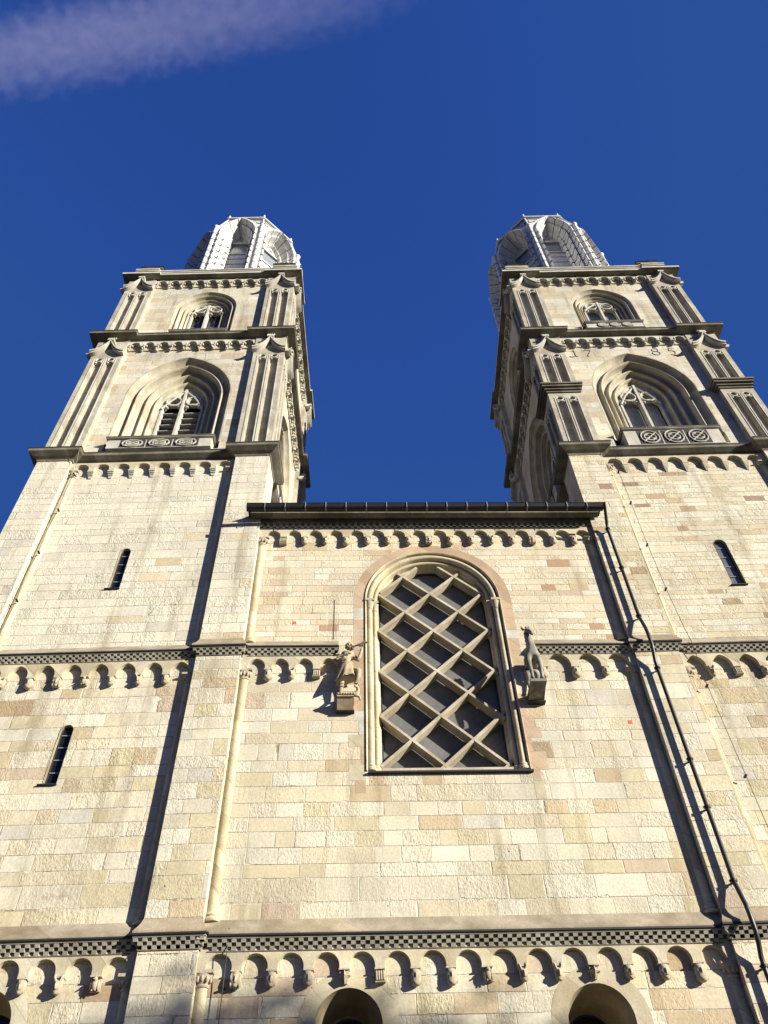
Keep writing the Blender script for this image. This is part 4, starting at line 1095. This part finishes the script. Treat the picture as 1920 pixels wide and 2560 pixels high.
# head turned to the right
hc = Vector((.10, y - .06, 1.83)); rows = []
for j in range(19):
    t = PI * (j + .02) / 18.04; row = []
    for i in range(24):
        a = 2 * PI * i / 24; x, yy, z = math.sin(t) * math.sin(a), -math.sin(t) * math.cos(a), math.cos(t); r_ = 1.
        g = lambda cx, cz, sx, sz: math.exp(-((x - cx) / sx) ** 2 - ((z - cz) / sz) ** 2)
        if yy < 0:
            r_ += .24 * g(0, .0, .13, .22) - .14 * g(.36, .15, .15, .1) - .14 * g(-.36, .15, .15, .1) + .10 * g(.34, .36, .24, .08) + .10 * g(-.34, .36, .24, .08) - .10 * g(0, -.45, .25, .05) + .12 * g(0, -.75, .25, .15)
            r_ += .12 * g(.42, -.42, .2, .16) + .12 * g(-.42, -.42, .2, .16)
        v_ = Vector((x * .105 * r_, yy * .115 * r_, z * .14 * r_)); v_.rotate(Matrix.Rotation(R(48), 3, 'Z')); row.append(tuple(hc + v_))
    rows.append(row)
bd_.rings(rows, 'statue', True, True)
bd_.build('body', man, 60)
hr = MB()
for k in range(46):
    a = R(60 + 260 * rnd.random()); e = rnd.uniform(-.25, 1.35)
    hr.ball((hc.x + .115 * math.cos(e) * math.cos(a + R(90)), hc.y + .12 * math.cos(e) * math.sin(a + R(90)), hc.z + .135 * math.sin(e)), (.04, .04, .032), 'statue', 7, 5)
hr.tube([(hc.x + .12 * math.cos(a), hc.y + .125 * math.sin(a), hc.z + .06) for a in [2 * PI * k / 16 for k in range(17)]], .028, 'statue', 6)
hr.build('hair', man, 60)
tn = MB(); rws = []
for j in range(11):
    t = j / 10.; z = 1.20 - .62 * t; row = []
    for i in range(40):
        a = 2 * PI * i / 40; fold = 1 + (.02 + .10 * t) * math.sin(7 * a + 2.2 * t)
        rx = (.165 + .15 * t) * fold; ry = (.13 + .12 * t) * fold
        row.append((.02 + .05 * t - .06 * t + rx * math.cos(a), y - .03 - .05 * t + ry * math.sin(a), z - .10 * t * (math.cos(a) < -.2) + .10 * t * max(0, math.cos(a))))
    rws.append(row)
tn.rings(rws, 'statue', True, True)
tn.tube([(.02 + .175 * math.cos(a), y - .02 + .14 * math.sin(a), 1.19) for a in [2 * PI * k / 20 for k in range(21)]], .026, 'statue', 6)
tn.tube([(.02 + .13 * math.cos(a), y - .02 + .12 * math.sin(a), 1.58) for a in [2 * PI * k / 20 for k in range(21)]], .055, 'statue', 8)
for k in range(4): tn.tube([(-.30 + .02 * k, y - .09, 1.50 - .05 * k), (-.20 + .02 * k, y - .13, 1.54 - .05 * k)], .016, 'statue', 6)
for k in range(3): tn.tube([(-.13, y - .12, .34 + .1 * k), (-.05, y - .08, .36 + .1 * k)], .012, 'statue', 6)
tn.build('tunic', man, 60)
hn = MB(); hn.tube([(.17, y - .16, 1.775), (.28, y - .20, 1.775), (.40, y - .24, 1.79), (.52, y - .27, 1.83), (.60, y - .29, 1.87)], [.02, .028, .038, .052, .07], 'statue', 12); hn.build('horn', man)
dr = MB()
merge(dr, skin([(.12, y - .02, .08, .07), (.26, y - .02, .08, .09), (.36, y - .06, .14, .075), (.36, y - .12, .24, .055), (.30, y - .18, .27, .05), (.24, y - .24, .24, .035), (-.05, y + .02, .07, .05), (.40, y - .02, .02, .04), (.42, y - .06, -.14, .03)],
                 [(0, 1), (1, 2), (2, 3), (3, 4), (4, 5), (0, 6), (1, 7), (7, 8)], 1, 'statue'), 'statue')
for sg in (-1, 1): dr.tube([(.33, y - .15 + sg * .035, .29), (.36, y - .15 + sg * .05, .36)], [.022, .006], 'statue', 6)
dr.build('beast', man, 60)

hs_o = empty('horse_statue', FP(8.78, -.02, 16.06), A_C)
tag(hs_o, 'grey stone horse standing on a narrow bracket right of the great window', 'statue')
b = MB(); b.box(-.22, .24, -.80, .04, -.09, .0, 'horse'); b.hexa([(-.20, -.16, -.30), (.22, -.16, -.30), (.22, .04, -.30), (-.20, .04, -.30)], [(-.20, -.72, -.091), (.22, -.72, -.091), (.22, .04, -.091), (-.20, .04, -.091)], 'horse'); b.box(-.24, .26, -.18, .04, -.33, -.302, 'lead'); b.build('plinth', hs_o)
hN = [(.03, -.12, 1.02, (.22, .22)), (.03, -.36, 1.0, (.21, .24)), (.02, -.56, 1.02, (.23, .27)), (.01, -.70, 1.14, (.20, .22)), (-.01, -.76, 1.36, (.135, .17)), (-.05, -.78, 1.58, (.11, .14)), (-.07, -.80, 1.78, (.105, .12)),
      (-.02, -.94, 1.70, (.09, .095)), (.02, -1.03, 1.54, (.066, .07)), (.035, -1.07, 1.44, (.056, .058)),
      (-.16, -.66, .92, .125), (-.15, -.70, .55, .074), (-.14, -.71, .47, .070), (-.12, -.69, .15, .046), (-.12, -.73, .05, .066),
      (.17, -.66, .92, .125), (.17, -.70, .55, .074), (.17, -.71, .47, .070), (.16, -.69, .15, .046), (.17, -.73, .05, .066),
      (-.12, -.10, .82, .12), (-.12, -.18, .60, .08), (-.12, -.06, .42, .055), (-.12, -.10, .12, .042), (-.12, -.14, .04, .055),
      (.16, -.10, .82, .12), (.17, -.18, .60, .08), (.16, -.06, .42, .055), (.16, -.10, .12, .042), (.17, -.14, .04, .055)]
hE = [(0, 1), (1, 2), (2, 3), (3, 4), (4, 5), (5, 6), (6, 7), (7, 8), (8, 9), (2, 10), (10, 11), (11, 12), (12, 13), (13, 14), (2, 15), (15, 16), (16, 17), (17, 18), (18, 19),
      (0, 20), (20, 21), (21, 22), (22, 23), (23, 24), (0, 25), (25, 26), (26, 27), (27, 28), (28, 29)]
hb = MB(); merge(hb, skin(hN, hE, 1, 'horse'), 'horse')
for sg in (-1, 1): hb.tube([(-.07 + sg * .07, -.80, 1.84), (-.08 + sg * .11, -.81, 1.92), (-.085 + sg * .11, -.82, 2.0)], [.045, .04, .006], 'horse', 8)
for sg in (-1, 1): hb.ball((-.03 + sg * .085, -.90, 1.77), .026, 'horse', 8, 6); hb.ball((.035 + sg * .04, -1.12, 1.44), .016, 'horse', 7, 5)
hb.build('body', hs_o, 60)
mn = MB()
for k in range(14):
    t = k / 13.; mn.ball((-.06 - .03 * math.sin(k * 2.), -.68 + .06 * k / 13, 1.86 - .60 * t), (.045, .05, .055), 'horse', 8, 6)
for k in range(5): mn.ball((-.07 + .02 * math.sin(k * 3), -.90 - .012 * k, 1.87 - .03 * k), (.045, .035, .03), 'horse', 7, 5)
mn.build('mane', hs_o, 60)

# ------------------------------------------------------------------ ground and sky things
g = MB(); g.add([(-400, -400, 0), (400, -400, 0), (400, 400, 0), (-400, 400, 0)], [(0, 1, 2, 3)], 'paving')
o = g.build('ground'); tag(o, 'grey stone paved forecourt in front of the church', 'ground', kind='structure')

def contrail():
    g = NT('cloud_vapour'); t = g.t; out = [n for n in t.nodes if n.type == 'OUTPUT_MATERIAL'][0]
    t.nodes.remove(g.b); tc = g.n('TexCoord'); ob = tc.outputs['Object']
    ln = g.n('VectorMath', operation='LENGTH'); g.l(ob, ln.inputs[0])
    mp = g.n('Mapping'); mp.inputs['Scale'].default_value = (7.5, 1.9, 1.2); g.l(ob, mp.inputs[0])
    sx = g.n('SeparateXYZ'); g.l(ob, sx.inputs[0])
    rr = g.math('POWER', g.math('ADD', g.math('POWER', sx.outputs[1], 2.), g.math('POWER', sx.outputs[2], 2.)), .5)
    nz = g.noise(2.7, 6, .62, mp.outputs[0])
    body = g.mr(g.math('MULTIPLY_ADD', nz, 1.5, g.math('MULTIPLY', g.math('ADD', g.math('POWER', rr, 1.5), g.math('MULTIPLY', g.math('POWER', g.math('ABSOLUTE', sx.outputs[0]), 4.), .5)), -1.15)), -.10, .85)
    d = g.math('MULTIPLY', g.math('MULTIPLY', body, g.mr(sx.outputs[0], -.3, 1.0, 1.0, .25)), DENS)
    vs = g.n('VolumePrincipled'); vs.inputs['Color'].default_value = (.84, .78, 1., 1); g.l(d, vs.inputs['Density'])
    g.l(vs.outputs[0], out.inputs['Volume'])
    M['cloud'] = g.m
    a = sky_ray(-160, 180); b = sky_ray(1010, -48); Hh = 1500.
    pa = Vector((0, CAM_Y, CAM_Z)) + a * (Hh / a.z); pb = Vector((0, CAM_Y, CAM_Z)) + b * (Hh / b.z)
    mb = MB(); mb.ball((0, 0, 0), 1., 'cloud', 20, 12)
    o = mb.build('cloud_streak'); ax = (pb - pa); mid = (pa + pb) / 2
    xa = ax.normalized(); za = Vector((0, 0, 1)); za = (za - xa * za.dot(xa)).normalized(); ya = za.cross(xa)
    o.matrix_world = Matrix.Translation(mid) @ Matrix((xa, ya, za)).transposed().to_4x4() @ Matrix.Diagonal((ax.length * .60, 92., 55., 1.))
    tag(o, 'thin violet white cloud streak crossing the upper left sky', 'cloud')
    return o


DENS = .0052
contrail()


def tree(label, x, z_top, L, r, seed):
    """leafy tree standing towards the sun on the square, out of the picture; only its shade reaches the wall"""
    rn = random.Random(seed)
    px, py = x + to_sun.x / math.cos(SUN_EL) * L, to_sun.y / math.cos(SUN_EL) * L; top = z_top + L * math.tan(SUN_EL)
    t = empty('tree', (px, py, 0)); tag(t, label, 'tree', 'trees on the square')
    tr = MB(); tr.tube([(0, 0, 0), (.1, .05, top * .3), (-.1, .1, top * .6), (0, 0, top * .93)], [.38, .30, .2, .05], 'bark', 10)
    limbs = []
    for i in range(14):
        a = rn.uniform(0, 2 * PI); z0 = top * rn.uniform(.3, .8); e = (r * .8 * math.cos(a), r * .8 * math.sin(a), z0 + rn.uniform(1., 3.)); limbs.append(e)
        tr.tube([(0, 0, z0), (e[0] * .5, e[1] * .5, z0 + .6), e], [.12, .08, .03], 'bark', 6)
    tr.build('trunk', t)
    lf = MB()
    blobs = [(rn.uniform(-r, r) * .75, rn.uniform(-r, r) * .75, top - rn.uniform(.6, top * .5), rn.uniform(.7, 1.5)) for _ in range(34)] + [(0, 0, top - .8, .9), (.9, .3, top - 1.3, 1.), (-1., -.2, top - 1.6, 1.1)]
    for bx, by, bz, br in blobs:
        for _ in range(90):
            v = Vector((rn.gauss(0, 1), rn.gauss(0, 1), rn.gauss(0, .8))).normalized() * br * rn.uniform(.3, 1.) ** .6
            c = Vector((bx, by, bz)) + v; a = Vector((rn.gauss(0, 1), rn.gauss(0, 1), rn.gauss(0, 1))).normalized(); b_ = a.orthogonal().normalized()
            q = rn.uniform(.10, .2); lf.add([c + a * q, c + b_ * q * .6, c - a * q, c - b_ * q * .6], [(0, 1, 2, 3)], 'leaf')
    lf.build('crown', t)


M['bark'] = plain('tree_bark', (.10, .075, .05), .9); M['leaf'] = plain('tree_leaf', (.06, .09, .03), .7)
tree('slim leafy tree on the square that shades the foot of the church front', -.6, 8.1, 46., 1.7, 3)
tree('broader leafy tree on the square that shades the foot of the left tower', -4.7, 7.95, 49., 1.9, 9)
